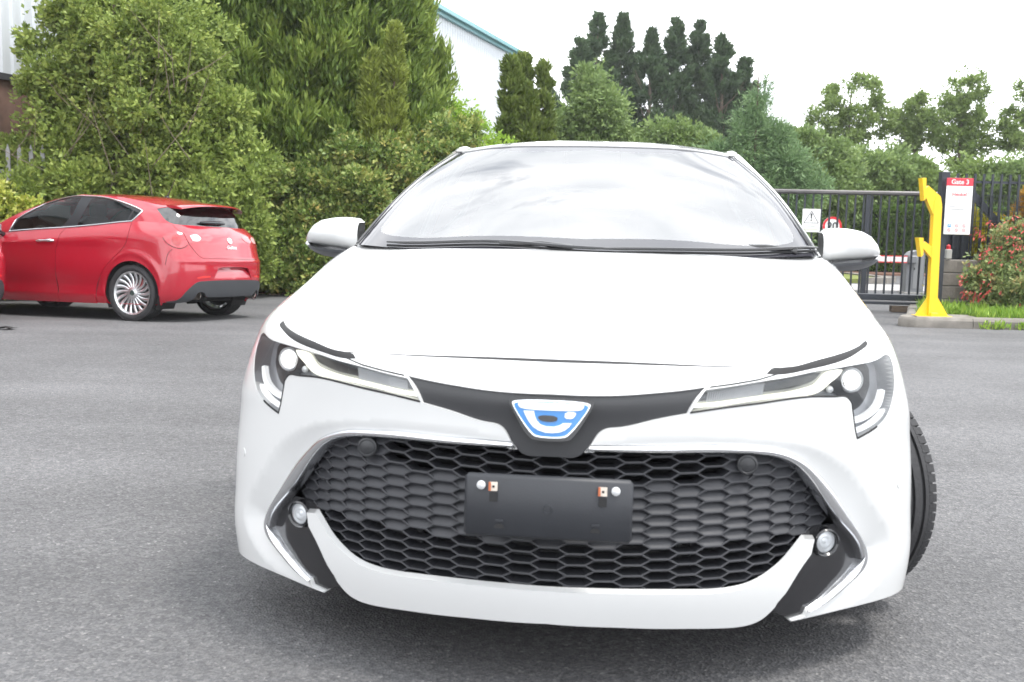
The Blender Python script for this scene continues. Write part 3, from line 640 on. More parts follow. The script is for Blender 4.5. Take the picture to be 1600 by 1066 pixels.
    panel('rear_bumper', N, V2, T['base'], paint, root, flange=.03, side=0); panel('tailgate', N, V2, T['tailgate'], paint, root, flange=.02, side=0); panel('rear_diffuser', N, V2, T['diffuser'], satin, root, off=-.006, flange=.03, side=0)
    for s in (1, -1):
        panel('fender', N, V2, T['fender'], paint, root, flange=.03, side=s)
        for nm, y in (('front_door', 2.27), ('rear_door', 3.22)):
            d = panel(nm, N, V2, T[nm], paint, root, flange=.02, side=s)
            b = MB(); b.box((s * .905, y, .86), (.022, .17, .022), bev=.008); b.obj('door_handle', paint, d, smooth=True)
        panel('quarter_panel', N, V2, T['quarter_panel'], paint, root, flange=.03, side=s); panel('taillight', N, V2, T['taillight'], lamp, root, off=.002, flange=.02, side=s)
        panel('sill_skirt', N, V2, T['sill'], paint, root, off=.004, flange=.04, side=s); [panel('shut_line', N, V2, T['gapline%d' % k], under, root, off=-.010, side=s) for k in range(3)]
        # wheel wells
        for yc_ in (.935, 3.575):
            b = MB(); n = 20; V = []; F = []
            for k in range(n + 1):
                a = -.5 + (math.pi + 1.0) * k / n
                for x in (.895, .56): V.append((s * x, yc_ + .372 * math.cos(a), .33 + .372 * math.sin(a)))
            F = [[2 * k, 2 * k + 1, 2 * k + 3, 2 * k + 2] for k in range(n)]
            V.append((s * .56, yc_, .33)); F += [[2 * k + 1, 2 * k + 3, 2 * n + 2] for k in range(n)]
            b.add(V, F).obj('wheel_well', under, root)
        wheel('wheel', root, (s * .785, .935, .318), s, .318, .225, .232, 'ten', steer=R(29))
        wheel('wheel', root, (s * .775, 3.575, .318), s, .318, .225, .232, 'ten')
        # ---- door mirror
        mr = empty('door_mirror', (s * .90, 1.60, .994), 0, root)
        def shell(rows):
            V = []; F = []; n = len(rows[0])
            for r_ in rows: V += [(s * a, b_, c) for a, b_, c in r_]
            for i in range(len(rows) - 1):
                for j in range(n - 1): F.append([i * n + j, i * n + j + 1, (i + 1) * n + j + 1, (i + 1) * n + j])
            return V, F
        # housing: rings from the inner end to the outer tip, front half bulging forward
        def ring(x, zt, zb, yf, depth, part):
            zm = .5 * (zt + zb); out = []
            for k in range(9):
                a = math.pi * k / 8; zz = zm + (zt - zm) * math.cos(a); yy = -yf * (math.sin(a) ** .7) + depth * .0
                out.append((x, yy, zz))
            return out
        xs = [-.062, -.045, -.01, .03, .07, .10, .122, .134, .139]; zt = [.068, .083, .087, .085, .078, .062, .038, .015, .002]; zb = [-.030, -.032, -.030, -.027, -.023, -.018, -.013, -.008, -.003]; yf = [.045, .075, .095, .100, .096, .082, .058, .034, .008]
        rows = [ring(x, a, b_, y_, 0, 0) for x, a, b_, y_ in zip(xs, zt, zb, yf)]
        V, F = shell(rows); k0 = len(V); nn = 9
        b = MB(); b.add(V, F); b.add([(s * x, .07, z_ ) for x, z_ in zip(xs, zt)] + [(s * x, 0, z_) for x, z_ in zip(xs, zt)], [[i, i + 1, len(xs) + i + 1, len(xs) + i] for i in range(len(xs) - 1)])
        b.add([(s * x, .07, z_ ) for x, z_ in zip(xs, zb)] + [(s * x, 0, z_) for x, z_ in zip(xs, zb)], [[i, i + 1, len(xs) + i + 1, len(xs) + i] for i in range(len(xs) - 1)])
        b.obj('mirror_housing', paint, mr, smooth=True, sharp=50)
        zb2 = [-.060, -.062, -.062, -.060, -.054, -.044, -.032, -.020, -.008]
        rows = [[(x, -y_ * .93 * math.sin(math.pi * .5 * (1 - t) + .25 * t), zb_ - .004 + (z2 - zb_) * t) for t in (0, .35, .4, .75, 1)] for x, zb_, z2, y_ in zip(xs, zb, zb2, yf)]
        V, F = shell(rows); b = MB(); b.add(V, F); b.add([(s * x, .07, z_ ) for x, z_ in zip(xs, zb2)] + [(s * x, -y_ * .93 * math.sin(.25), z_ - .004) for x, z_, y_ in zip(xs, zb2, yf)], [[i, i + 1, len(xs) + i + 1, len(xs) + i] for i in range(len(xs) - 1)])
        b.obj('mirror_base', mat('mirror dark grey', (.10, .105, .115), .35), mr, smooth=True, sharp=40)
        V = [(s * x, .071, z_) for x, z_ in zip(xs, zt)] + [(s * x, .071, z_) for x, z_ in zip(xs, zb2)]; MB().add(V, [[i, i + 1, len(xs) + i + 1, len(xs) + i] for i in range(len(xs) - 1)]).obj('mirror_glass', mat('mirror silver', (.8, .8, .8), .02, 1.0), mr)
        b = MB(); b.tube([(s * .118, -.050, -.020), (s * .132, -.028, -.014), (s * .140, -.004, -.008)], [.004, .007, .003], 8); b.obj('mirror_indicator', mat('indicator clear', (.75, .76, .78), .2), mr, smooth=True)
        b = MB(); b.tube([(s * -.03, .02, -.05), (s * -.07, .01, -.06), (s * -.10, -.0, -.07)], [.03, .028, .03], 10); b.obj('mirror_arm', black, mr, smooth=True)
    # ---- underside and cabin
    b = MB(); b.box((0, 2.2, .26), (1.1, 3.7, .12)); b.box((0, 2.25, .30), (1.62, 1.75, .12)); b.box((0, .72, .36), (1.06, .7, .26)); b.obj('underbody', under, root)
    b = MB(); b.add([(-.55, .30, .205), (.55, .30, .205), (.72, .62, .20), (-.72, .62, .20)], [[0, 1, 2, 3]]); b.obj('undertray', under, root)
    b = MB(); b.add([(-.70, .42, .70), (.70, .42, .70), (.76, 1.25, .80), (-.76, 1.25, .80), (-.70, .42, .30), (.70, .42, .30)], [[0, 1, 2, 3], [0, 1, 5, 4]]); b.obj('engine_bay_liner', under, root)
    cab = empty('cabin', (0, 2.3, .5), 0, root); dk = mat('cabin dark fabric', (.05, .05, .055), .85, var=.15, vscale=10); lt = mat('cabin pale lining', (.42, .42, .41), .9)
    b = MB(); b.box((0, -.72, .38), (1.46, .50, .16), bev=.05); b.box((0, -.85, .15), (1.46, .25, .4)); b.obj('dashboard', mat('dash grey', (.06, .062, .066), .6, var=.1), cab, smooth=True)
    b = MB(); b.box((0, .2, -.15), (1.5, 2.6, .06)); b.obj('cabin_floor', dk, cab)
    for x in (-.37, .37):
        b = MB(); b.box((x, .10, .03), (.48, .52, .18), bev=.06); b.box((x, .40, .36), (.46, .16, .60), Matrix.Rotation(R(-14), 3, 'X'), bev=.06); b.box((x, .50, .72), (.26, .10, .17), Matrix.Rotation(R(-10), 3, 'X'), bev=.04); b.obj('front_seat', dk, cab, smooth=True)
    b = MB(); b.box((0, 1.0, .03), (1.3, .5, .18), bev=.05); b.box((0, 1.30, .33), (1.28, .15, .58), Matrix.Rotation(R(-18), 3, 'X'), bev=.05); b.obj('rear_seat', dk, cab, smooth=True)
    b = MB(); V = []; n = 28
    b.tube([(.37 + .18 * math.cos(2 * math.pi * k / n), -.40 + .06 * math.sin(2 * math.pi * k / n), .36 + .17 * math.sin(2 * math.pi * k / n)) for k in range(n + 1)], .014, 8, False); b.box((.37, -.40, .36), (.16, .05, .09), bev=.02); b.obj('steering_wheel', dk, cab, smooth=True)
    b = MB(); b.box((0, -.165, .845), (.23, .03, .065), bev=.012); b.obj('rear_view_mirror', black, cab, smooth=True)
    V2, T = cut([(0, .02), (RN.ku[-1], .02), (RN.ku[-1], RN.kv[-1] - .02), (0, RN.kv[-1] - .02)], [], .12); o = panel('headlining', RN, V2, T['base'], lt, cab, off=-.03, side=0); o.location = (0, -2.3, -.5)
    return root
WHITE = build_white()
# ================================================================ the red hatchbacks
RPLAN=[(0,0),(.3,.03),(.55,.13),(.75,.33),(.86,.60),(.89,.87),(.885,1.35),(.88,1.75),(.882,2.5),(.89,3.0),(.902,3.5),(.878,3.82),(.81,4.04),(.66,4.17),(.35,4.24),(0,4.255)]
RR0=[(0,.10,.72),(.3,.13,.72),(.55,.24,.735),(.68,.42,.77),(.725,.62,.82),(.745,.87,.88),(.785,1.35,.965),(.80,1.75,.995),(.805,2.5,1.045),(.80,3.0,1.085),(.785,3.44,1.123),(.755,3.72,1.12),(.705,3.90,1.105),(.60,3.995,1.095),(.32,4.065,1.09),(0,4.085,1.09)]
RR1=[(0,.02,.66),(.3,.045,.66),(.56,.15,.675),(.75,.35,.71),(.835,.6,.76),(.86,.87,.81),(.862,1.35,.87),(.862,1.75,.89),(.868,2.5,.93),(.876,3.0,.96),(.876,3.46,.985),(.848,3.76,.99),(.78,3.97,.99),(.65,4.085,.985),(.34,4.15,.985),(0,4.165,.985)]
def red_lower():
    G=[RR0,RR1]
    for zs,zf,dx,dy in ((.84,.60,-.008,-.038),(.68,.52,0,0),(.52,.42,.002,.004),(.37,.33,0,-.012),(.26,.25,-.012,-.045),(.19,.19,-.04,-.10)):
        row=[]
        for i,(x,y) in enumerate(RPLAN):
            k=min(1,x/.88);t=min(1,max(0,(i-2)/3.));tl=min(1,max(0,(y-3.5)/.6))
            row.append((x+dx*k,y+dy*tl-(dy*.5*(1-t)),zf+(zs-zf)*t))
        G.append(row)
    return G
RKV=[0,.115,.25,.41,.57,.72,.835,.92]
RBOT=[(0,.98,.975),(.3,1.0,.975),(.58,1.09,.975),(.735,1.22,.975),(.785,1.38,.967),(.802,1.75,.994),(.807,2.5,1.044),(.802,3.0,1.084),(.787,3.44,1.121),(.75,3.72,1.115),(.67,3.92,1.10),(.34,4.05,1.09),(0,4.07,1.09)]
RTOP=[(0,1.83,1.365),(.25,1.85,1.36),(.45,1.90,1.35),(.585,1.98,1.335),(.62,2.06,1.345),(.645,2.46,1.415),(.65,2.74,1.432),(.64,3.15,1.410),(.61,3.5,1.355),(.57,3.74,1.318),(.53,3.83,1.31),(.3,3.90,1.33),(0,3.92,1.335)]
def red_green():
    def mid(t,b):
        return [(q[0]+(a[0]-q[0])*t+(b if 2<i<10 else 0),q[1]+(a[1]-q[1])*t-(b*.8 if i<4 else (-b if i>9 else 0)),q[2]+(a[2]-q[2])*t+b*.5) for i,(a,q) in enumerate(zip(RTOP,RBOT))]
    return [RTOP,mid(.67,.024),mid(.33,.020),RBOT]
def build_red():
    root = empty('parked_car')
    paint = mat('red paint', (.36, .008, .022), .22, 0, coat=1.0, var=.015, vscale=3)
    black = mat('gloss black trim', (.012, .012, .014), .18); satin = mat('grey black bumper plastic', (.040, .043, .048), .5, bump=.05, bscale=300); under = mat('under black', (.015, .015, .016), .8)
    chrome = mat('satin chrome', (.78, .79, .81), .13, 1.0)
    N = Net(red_lower(), ref=4, sym=(True, True), kv=RKV); G = Net(red_green(), ref=2, sym=(True, True)); SC = smooth_poly
    UE, VE = float(N.ku[-1]), .92; gu = G.ku; Vb = float(G.kv[-1])
    def arch(yc_, r, lo, hi):
        pts = [(yc_ + r * math.cos(a), max(.318 + r * math.sin(a), .192)) for a in np.linspace(-.5, math.pi + .5, 40)]; return net_inv(N, (1, 2), pts, lo, hi)
    a1, a2 = arch(.87, .36, .95, 2.1), arch(3.50, .362, 3.3, 4.6)
    door0 = [(1.93, 0), (1.93, .3), (1.90, VE)]
    dgap = [(3.085, 0), (3.04, .054), (3.016, .199), (2.992, .277), (2.985, .448), (2.99, .617), (3.014, .738), (3.02, VE)]
    rdoor = [(4.05, 0), (4.062, .059), (4.048, .134), (3.936, .279), (3.811, .400), (3.661, .555), (3.581, .722), (3.56, VE)]
    dgap, rdoor = SC(dgap, False), SC(rdoor, False)
    lamp = SC([(4.752, .101), (4.656, .103), (4.568, .110), (4.517, .130), (4.506, .151), (4.532, .193), (4.581, .228), (4.635, .249), (4.681, .257), (4.73, .247), (4.777, .219), (4.795, .206), (4.772, .15)], True, 60)
    lampb = SC([(4.760, .103), (4.904, .099), (5.053, .101), (5.154, .109), (5.185, .130), (5.137, .162), (5.013, .180), (4.904, .190), (4.802, .205), (4.778, .15)], True, 60)
    boot = [(4.63, 0), (4.638, .012), (4.675, .052), (4.725, .082), (4.757, .101), (4.776, .157), (4.803, .219), (4.841, .275), (4.884, .330), (4.937, .362), (5.022, .369), (5.324, .367), (UE, .366), (UE, 0)]
    bootg = SC(boot[1:-1], False)
    recess = [(5.096, .612), (5.176, .478), (5.254, .466), (UE, .461), (UE, .612)]
    blk = SC([(4.527, .867), (4.60, .858), (4.662, .840), (4.725, .761), (4.789, .687), (4.854, .638), (4.95, .622), (5.183, .615), (UE, .613)], False) + [(UE, .813), (5.028, .809), (5.005, .80), (4.98, .762), (4.93, .742), (4.88, .755), (4.855, .80), (4.832, .838), (4.752, .869), (4.652, .885), (4.566, .881)]
    lowcut = [(4.566, .883), (4.652, .888), (4.752, .872), (4.832, .842), (4.855, .80), (4.88, .755), (4.93, .742), (4.98, .762), (5.005, .80), (5.028, .811), (UE, .815), (UE, VE), (4.50, VE), (4.50, .885)]
    refl = [(4.85, .581), (4.935, .563), (5.044, .561), (5.046, .581), (4.86, .596)]
    head = SC([(.62, .05), (.80, .03), (1.0, .05), (1.02, .12), (.9, .17), (.72, .17), (.62, .12)], True, 60)
    shield = SC([(0, .10), (.10, .10), (.13, .16), (.08, .42), (0, .50)], True, 60)
    intake = [(0, .56), (.45, .54), (.62, .60), (.55, .72), (0, .74)]
    plate = [(UE - .27, .498), (UE, .496), (UE, .584), (UE - .27, .586)]
    outer = [(0, 0), (UE, 0), (UE, VE), (0, VE)]
    regs = [('fender', [(.86, 0)] + door0 + [(.86, VE)]), ('front_door', door0 + dgap[::-1]), ('rear_door', dgap + rdoor[::-1]), ('quarter_panel', rdoor + [(4.47, VE), (4.50, .45), (4.56, .30), (4.63, .0)]), ('tailgate', boot),
            ('sill', [(1.90, .80), (3.56, .80), (3.56, VE), (1.90, VE)]), ('gap0', ribbon(resample(SC([(4.50, .45), (4.56, .30), (4.60, .27)], False), .06, False), .003)),
            ('recess', recess), ('refl', refl), ('black', blk), ('hole', lowcut), ('lamp', lamp), ('lampb', lampb), ('head', head), ('shield', shield), ('intake', intake), ('hole', a1), ('hole', a2)]
    lamp_low = SC([(4.506, .151), (4.532, .195), (4.581, .230), (4.635, .251), (4.681, .259), (4.73, .249), (4.777, .222)], False)
    for k, g in enumerate((door0, dgap, rdoor, bootg, lamp_low)): regs.append(('gap%d' % (k + 1), ribbon(resample(g, .05, False), .0032)))
    V2, T = cut(outer, regs, .030)
    # belt shoulder and a feature line low on the doors; sharp fold under the tail lamps
    def fold(uv):
        u, v = uv[:, 0], uv[:, 1]
        side = np.clip((u - 2.0) / .3, 0, 1) * np.clip((4.4 - u) / .3, 0, 1)
        d = -.014 * side * np.exp(-((v - .70) / .09) ** 2)
        tail = np.clip((u - 4.55) / .25, 0, 1); d += tail * .010 * np.exp(-((v - .395) / .03) ** 2)
        flare = np.exp(-((np.hypot((u - 4.056), (v - .72) * 1.0) - .40) / .035) ** 2) * (v < .80); return d + .010 * flare
    panel('rear_bumper', N, V2, T['base'][(V2[T['base']].mean(1)[:, 0] > 3)], paint, root, disp=fold, flange=.025, side=0); panel('front_bumper', N, V2, T['base'][(V2[T['base']].mean(1)[:, 0] <= 3)], paint, root, flange=.025, side=0)
    panel('tailgate', N, V2, T['tailgate'], paint, root, disp=fold, flange=.012, side=0)
    panel('number_plate_recess', N, V2, T['recess'], paint, root, off=lambda q: -.045 * np.clip((.60 - q[:, 1]) / .12, 0, 1), flange=.004, side=0); panel('lower_bumper', N, V2, T['black'], satin, root, off=.006, flange=.05, side=0)
    panel('shield_grille', N, V2, T['shield'], black, root, off=-.01, flange=.02, side=0); panel('lower_intake', N, V2, T['intake'], black, root, off=-.03, side=0)
    red = mat('tail lamp glass red', (.40, .012, .025), .08, coat=1.0, spec=.8); pale = mat('lamp clear pink', (.72, .42, .42), .1, coat=1.0)
    for s in (1, -1):
        panel('fender', N, V2, T['fender'], paint, root, flange=.02, side=s)
        d = panel('front_door', N, V2, T['front_door'], paint, root, disp=fold, flange=.012, side=s)
        q = N(np.linspace(2.705, 2.965, 9), np.linspace(.166, .166, 9)) + N.normal(np.linspace(2.705, 2.965, 9), np.full(9, .166)) * np.array([.004, .022, .028, .03, .03, .03, .03, .026, .006])[:, None]
        b = MB(); b.tube([tuple(p * [s, 1, 1]) for p in q], [.008, .014, .015, .013, .012, .014, .017, .018, .010], 10); b.obj('door_handle', chrome, d, smooth=True)
        panel('rear_door', N, V2, T['rear_door'], paint, root, disp=fold, flange=.012, side=s); panel('quarter_panel', N, V2, T['quarter_panel'], paint, root, disp=fold, flange=.012, side=s); panel('sill_skirt', N, V2, T['sill'], paint, root, off=.014, flange=.05, side=s)
        [panel('shut_line', N, V2, T['gap%d' % k], under, root, off=-.004, side=s) for k in range(6)]
        tl = panel('taillight', N, V2, T['lamp'], red, root, off=.004, flange=.02, side=s); panel('taillight_inner', N, V2, T['lampb'], red, tl, off=.004, flange=.02, side=s)
        v2, t = cut(SC([(4.83, .125), (4.96, .122), (4.98, .15), (4.95, .172), (4.85, .178)], True, 60), [], .03); panel('reversing_light', N, v2, t['base'], pale, tl, off=.006, side=s)
        c = [(4.66 + .055 * math.cos(a), .175 + .055 * math.sin(a)) for a in np.linspace(0, 6.283, 25)[:-1]]; v2, t = cut(c, [], .03); panel('brake_light', N, v2, t['base'], mat('brake lens deep red', (.34, .015, .02), .15, coat=1.0), tl, off=.0065, side=s)
        panel('rear_reflector', N, V2, T['refl'], mat('reflector red', (.62, .03, .03), .2, coat=1), root, off=.003, side=s)
        panel('headlight', N, V2, T['head'], mat('headlight clear grey', (.55, .56, .58), .08, .3, coat=1), root, off=.002, flange=.02, side=s)
        b = MB(); e = N(4.925, .785)[0]; b.lathe([(-.10, .048), (.0, .048), (.004, .045), (.0, .042), (-.10, .041), (-.10, .001)], 'y', 28, tuple((e + [0, -.03, -.004]) * [s, 1, 1])); b.obj('exhaust_tip', mat('exhaust steel', (.30, .27, .25), .35, .9, var=.3, vscale=30), root, smooth=True)
        for yc_ in (.87, 3.5):
            n = 20; V = []
            for k in range(n + 1):
                a = -.5 + (math.pi + 1.0) * k / n
                for x in (.87, .55): V.append((s * x, yc_ + .368 * math.cos(a), .318 + .368 * math.sin(a)))
            V.append((s * .55, yc_, .318)); b = MB(); b.add(V, [[2 * k, 2 * k + 1, 2 * k + 3, 2 * k + 2] for k in range(n)] + [[2 * k + 1, 2 * k + 3, 2 * n + 2] for k in range(n)]); b.obj('wheel_well', under, root)
            w = wheel('wheel', root, (s * .775, yc_, .318), s, .318, .225, .238, 'fan')
            MB().box((s * .02, .10, .10), (.05, .06, .13), Matrix.Rotation(R(-40), 3, 'X'), bev=.012).obj('brake_caliper', mat('caliper red', (.5, .02, .02), .4), w)
        # mirror
        mr = empty('door_mirror', (s * .93, 1.60, 1.03), 0, root)
        b = MB(); rows = []
        for x, rz, ry in ((-.07, .045, .05), (-.04, .065, .075), (.02, .075, .085), (.07, .062, .07), (.105, .03, .035), (.112, .004, .005)):
            rows.append([(s * x, .02 - abs(ry * math.cos(a)) * (1.3 if math.cos(a) > 0 else .2), rz * math.sin(a)) for a in np.linspace(0, 2 * math.pi, 17)[:-1]])
        b.add(sum(rows, []), [[i * 16 + j, i * 16 + (j + 1) % 16, (i + 1) * 16 + (j + 1) % 16, (i + 1) * 16 + j] for i in range(5) for j in range(16)]); b.obj('mirror_housing', mat('satin silver', (.55, .56, .57), .25, .8), mr, smooth=True)
        b = MB(); b.lathe([(.012, .0005), (.012, .058)], 'y', 24, (s * .015, 0.0, 0)); b.obj('mirror_glass', mat('mirror dark', (.10, .11, .12), .05, .6), mr)
        b = MB(); b.tube([(s * -.04, .0, -.04), (s * -.12, .0, -.08)], [.025, .03], 8); b.obj('mirror_arm', black, mr)
    # tailgate script and round badge
    e = N(UE, .165)[0]; n_ = N.normal(UE, .165)[0]; rot = Vector((0, 1, 0)).rotation_difference(Vector(n_)).to_matrix().to_4x4()
    bd = empty('badge', tuple(e), 0, root); bd.rotation_euler = rot.to_euler()
    MB().lathe([(.0, .040), (.006, .040), (.009, .036), (.009, .0005)], 'y', 36).obj('badge_disc', mat('badge silver', (.75, .76, .77), .15, .9), bd, smooth=True)
    MB().lathe([(.0095, .028), (.011, .026), (.011, .0005)], 'y', 30).obj('badge_centre', mat('badge centre grey', (.45, .47, .48), .2, .5), bd, smooth=True)
    cu = bpy.data.curves.new('script', 'FONT'); cu.body = 'Giulietta'; cu.size = .062; cu.extrude = .002; cu.align_x = 'CENTER'; cu.shear = .35; cu.space_character = .92
    e = N(UE, .252)[0]; to = bpy.data.objects.new('script_badge', cu); dg = bpy.context.evaluated_depsgraph_get(); COL.objects.link(to); me = bpy.data.meshes.new_from_object(to.evaluated_get(bpy.context.evaluated_depsgraph_get())); COL.objects.unlink(to)
    to = bpy.data.objects.new('script_badge', me); COL.objects.link(to); to.parent = root; to.matrix_local = Matrix.Translation(e + np.array([0, .004, 0])) @ Matrix.Rotation(math.pi, 4, 'Z') @ Matrix.Rotation(R(80), 4, 'X'); me.materials.clear(); me.materials.append(chrome)
    # ---- hood
    Hd = [[RR0[0], RR0[1], (.42, .175, .725), RR0[2]]]; zc = [.74, .80, .845, .895, .97]; yc = [.22, .40, .62, .85, 1.02]
    for k, E in enumerate((RR0[3], RR0[4], RR0[5], (.765, 1.1, .925), (.785, 1.35, .965))):
        Hd.append([(E[0] * t, yc[k] + (E[1] - yc[k]) * t ** 2, zc[k] + (E[2] - zc[k]) * t ** 2.4) for t in (0, .4, .75, 1)])
    HN = Net(Hd, ref=3); HN.sign = -1; v2, t = cut([(0, 0), (HN.ku[-1], 0), (HN.ku[-1], HN.kv[-1]), (0, HN.kv[-1])], [], .07); panel('hood', HN, v2, t['base'], paint, root, flange=.02, side=0)
    # ---- greenhouse
    winout = SC([(1.20, .574), (.99, .36), (.985, .172), (1.0, .06), (1.10, .020), (1.343, .018), (1.869, .030), (2.114, .038), (2.338, .083), (2.567, .158), (2.754, .245), (2.829, .299), (2.801, .447), (2.76, .572), (2.565, .578), (2.177, .578), (1.806, .578), (1.478, .578)], True, 40)
    winf = SC([(1.253, .560), (1.035, .348), (1.022, .227), (1.038, .118), (1.133, .046), (1.379, .050), (1.73, .061), (1.877, .354), (1.841, .566), (1.582, .566)], True, 40)
    winr = SC([(1.989, .074), (2.135, .068), (2.359, .117), (2.572, .197), (2.697, .269), (2.696, .473), (2.690, .560), (2.435, .566), (2.037, .566), (2.033, .409), (2.016, .222)], True, 40)
    quart = SC([(2.715, .29), (2.795, .305), (2.775, .44), (2.735, .555), (2.715, .555), (2.722, .47)], True, 40)
    rg = SC([(2.975, .174), (3.025, .104), (3.235, .030), (3.487, .030), (gu[-1], .035)], False) + [(gu[-1], .575)] + SC([(3.40, .575), (3.225, .570), (3.153, .505), (3.065, .339), (2.985, .20)], False)
    ws = [(0, .012), (gu[3] - .02, .012), (gu[3] - .02, Vb), (0, Vb)]
    V2, T = cut([(0, 0), (gu[-1], 0), (gu[-1], Vb), (0, Vb)], [('ws', ws), ('pil', winout), ('winf', winf), ('winr', winr), ('quart', quart), ('rg', rg)], .03)
    g1 = thin_glass('side glass green', (.78, .86, .82), 1.55); g2 = thin_glass('privacy glass', (.30, .33, .34), 1.6); g3 = thin_glass('rear glass dark', (.07, .08, .09), 2.2)
    panel('pillars', G, V2, T['base'], paint, root, flange=.015, side=0); panel('windscreen', G, V2, T['ws'], g1, root, off=-.003, side=0); panel('rear_window', G, V2, T['rg'], g3, root, off=-.003, side=0)
    for s in (1, -1):
        panel('window_surround', G, V2, T['pil'], mat('pillar black', (.02, .02, .023), .3), root, off=-.002, side=s)
        panel('side_window', G, V2, T['winf'], g1, root, off=-.004, side=s); panel('side_window', G, V2, T['winr'], g2, root, off=-.004, side=s); panel('quarter_window', G, V2, T['quart'], g2, root, off=-.004, side=s)
        wp = resample(winout, .03); q = G(wp[:, 0], wp[:, 1]) + G.normal(wp[:, 0], wp[:, 1]) * .002; b = MB(); b.tube([tuple(p * [s, 1, 1]) for p in np.vstack([q, q[:1]])], .0085, 6, False); b.obj('chrome_window_trim', chrome, root, smooth=True)
    # roof and spoiler
    zr = [1.365, 1.432, 1.465, 1.458, 1.425, 1.375, 1.337]; yr = [1.83, 2.25, 2.70, 3.10, 3.50, 3.78, 3.92]; ed = [RTOP[3], RTOP[4], RTOP[5], RTOP[7], RTOP[8], RTOP[9], RTOP[10]]; Rf = [[RTOP[0], RTOP[1], RTOP[2], RTOP[3]]]
    for k in range(1, 7):
        E = ed[k]; Rf.append([(E[0] * t, yr[k] + (E[1] - yr[k]) * t ** 2, zr[k] + (E[2] - zr[k]) * t ** 2.6) for t in (0, .4, .75, 1)])
    RN = Net(Rf, ref=3); RN.sign = -1; v2, t = cut([(0, 0), (RN.ku[-1], 0), (RN.ku[-1], RN.kv[-1]), (0, RN.kv[-1])], [], .06); panel('roof', RN, v2, t['base'], paint, root, flange=.015, side=0, off=.002)
    V = []; F = []; xs = np.linspace(-1, 1, 25); prof = [(0, .0), (.35, .010), (.7, .006), (.95, -.004), (1.0, -.014), (.95, -.022), (.6, -.024), (.0, -.030)]
    for x in xs:
        ax = abs(x); y0 = 3.86 - .11 * ax ** 3; y1 = 4.13 - .17 * ax ** 3.0; z0 = 1.362 - .045 * ax ** 2.5; zz = 1.338 - .050 * ax ** 3
        for a, dz in prof: V.append((x * (.585 - .0 * a), y0 + (y1 - y0) * a, z0 + (zz - z0) * a + dz + .006))
    m_ = len(prof); F = [[i * m_ + j, i * m_ + (j + 1) % m_, (i + 1) * m_ + (j + 1) % m_, (i + 1) * m_ + j] for i in range(24) for j in range(m_)] + [list(range(m_)), [24 * m_ + j for j in range(m_)][::-1]]
    b = MB(); b.add(V, F); b.obj('roof_spoiler', paint, root, smooth=True, sharp=45)
    b = MB(); b.tube([(0, 3.30, 1.445), (0, 3.36, 1.55), (0, 3.42, 1.66)], [.008, .006, .004], 6); b.box((0, 3.30, 1.445), (.04, .07, .03), bev=.01); b.obj('roof_aerial', black, root)
    # rear wiper along the foot of the glass
    P = []
    for u in np.linspace(3.52, 3.93, 9): P.append(G(min(u, 2 * gu[-1] - u) if u > gu[-1] else u, .51 - .02 * (u - 3.52))[0] * ([-1, 1, 1] if u > gu[-1] else [1, 1, 1]) + [0, .022, .010])
    b = MB(); b.tube([tuple(p) for p in P], [.008, .016, .020, .022, .022, .022, .022, .024, .018], 8); b.obj('rear_wiper', black, root, smooth=True)
    # underside, cabin
    b = MB(); b.box((0, 2.1, .27), (1.06, 3.5, .12)); b.box((0, 2.2, .30), (1.58, 1.85, .14)); b.box((0, 3.95, .40), (1.0, .3, .16)); b.obj('underbody', under, root)
    dk = mat('cabin dark fabric', (.05, .05, .055), .85); cab = empty('cabin', (0, 2.1, .5), 0, root)
    b = MB(); b.box((0, .3, -.12), (1.5, 2.9, .06)); b.obj('cabin_floor', dk, cab); b = MB(); b.box((0, -.75, .36), (1.4, .4, .14), bev=.05); b.box((0, -.8, .15), (1.4, .25, .35)); b.obj('dashboard', dk, cab, smooth=True)
    for x in (-.37, .37):
        b = MB(); b.box((x, .10, .06), (.48, .52, .18), bev=.06); b.box((x, .40, .40), (.46, .16, .60), Matrix.Rotation(R(-14), 3, 'X'), bev=.06); b.box((x, .50, .76), (.26, .10, .17), bev=.04); b.obj('front_seat', dk, cab, smooth=True)
    b = MB(); b.box((0, 1.0, .06), (1.3, .5, .18), bev=.05); b.box((0, 1.32, .36), (1.28, .15, .58), Matrix.Rotation(R(-18), 3, 'X'), bev=.05); b.box((0, 1.6, .52), (1.2, .5, .03)); b.obj('rear_seat', dk, cab, smooth=True)
    b = MB(); n = 24; b.tube([(.37 + .18 * math.cos(2 * math.pi * k / n), -.42 + .06 * math.sin(2 * math.pi * k / n), .40 + .17 * math.sin(2 * math.pi * k / n)) for k in range(n + 1)], .013, 6, False); b.obj('steering_wheel', dk, cab, smooth=True)
    return root
RED = build_red()
tag(RED, 'shiny red five-door hatchback with multi-spoke wheels, parked before the shrubs', 'car', 'cars in the yard')
RED.matrix_world = Matrix.Translation((-7.3087, 13.7341, -.2269)) @ Matrix(((-0.33380686, 0.94264149, 0, 0), (-0.94188748, -0.33353985, 0.03998933, 0), (0.03769561, 0.01334871, 0.99920011, 0), (0, 0, 0, 1)))
_m = RED.matrix_world.copy()
RED2 = copy_tree(RED)
RED2['label'] = 'red car cut off by the frame, only its rear bumper corner showing'
RED2.matrix_world = Matrix.Translation(_m.to_3x3() @ Vector((2.4, -1.65, 0)) + Vector((0, 0, -.01))) @ _m
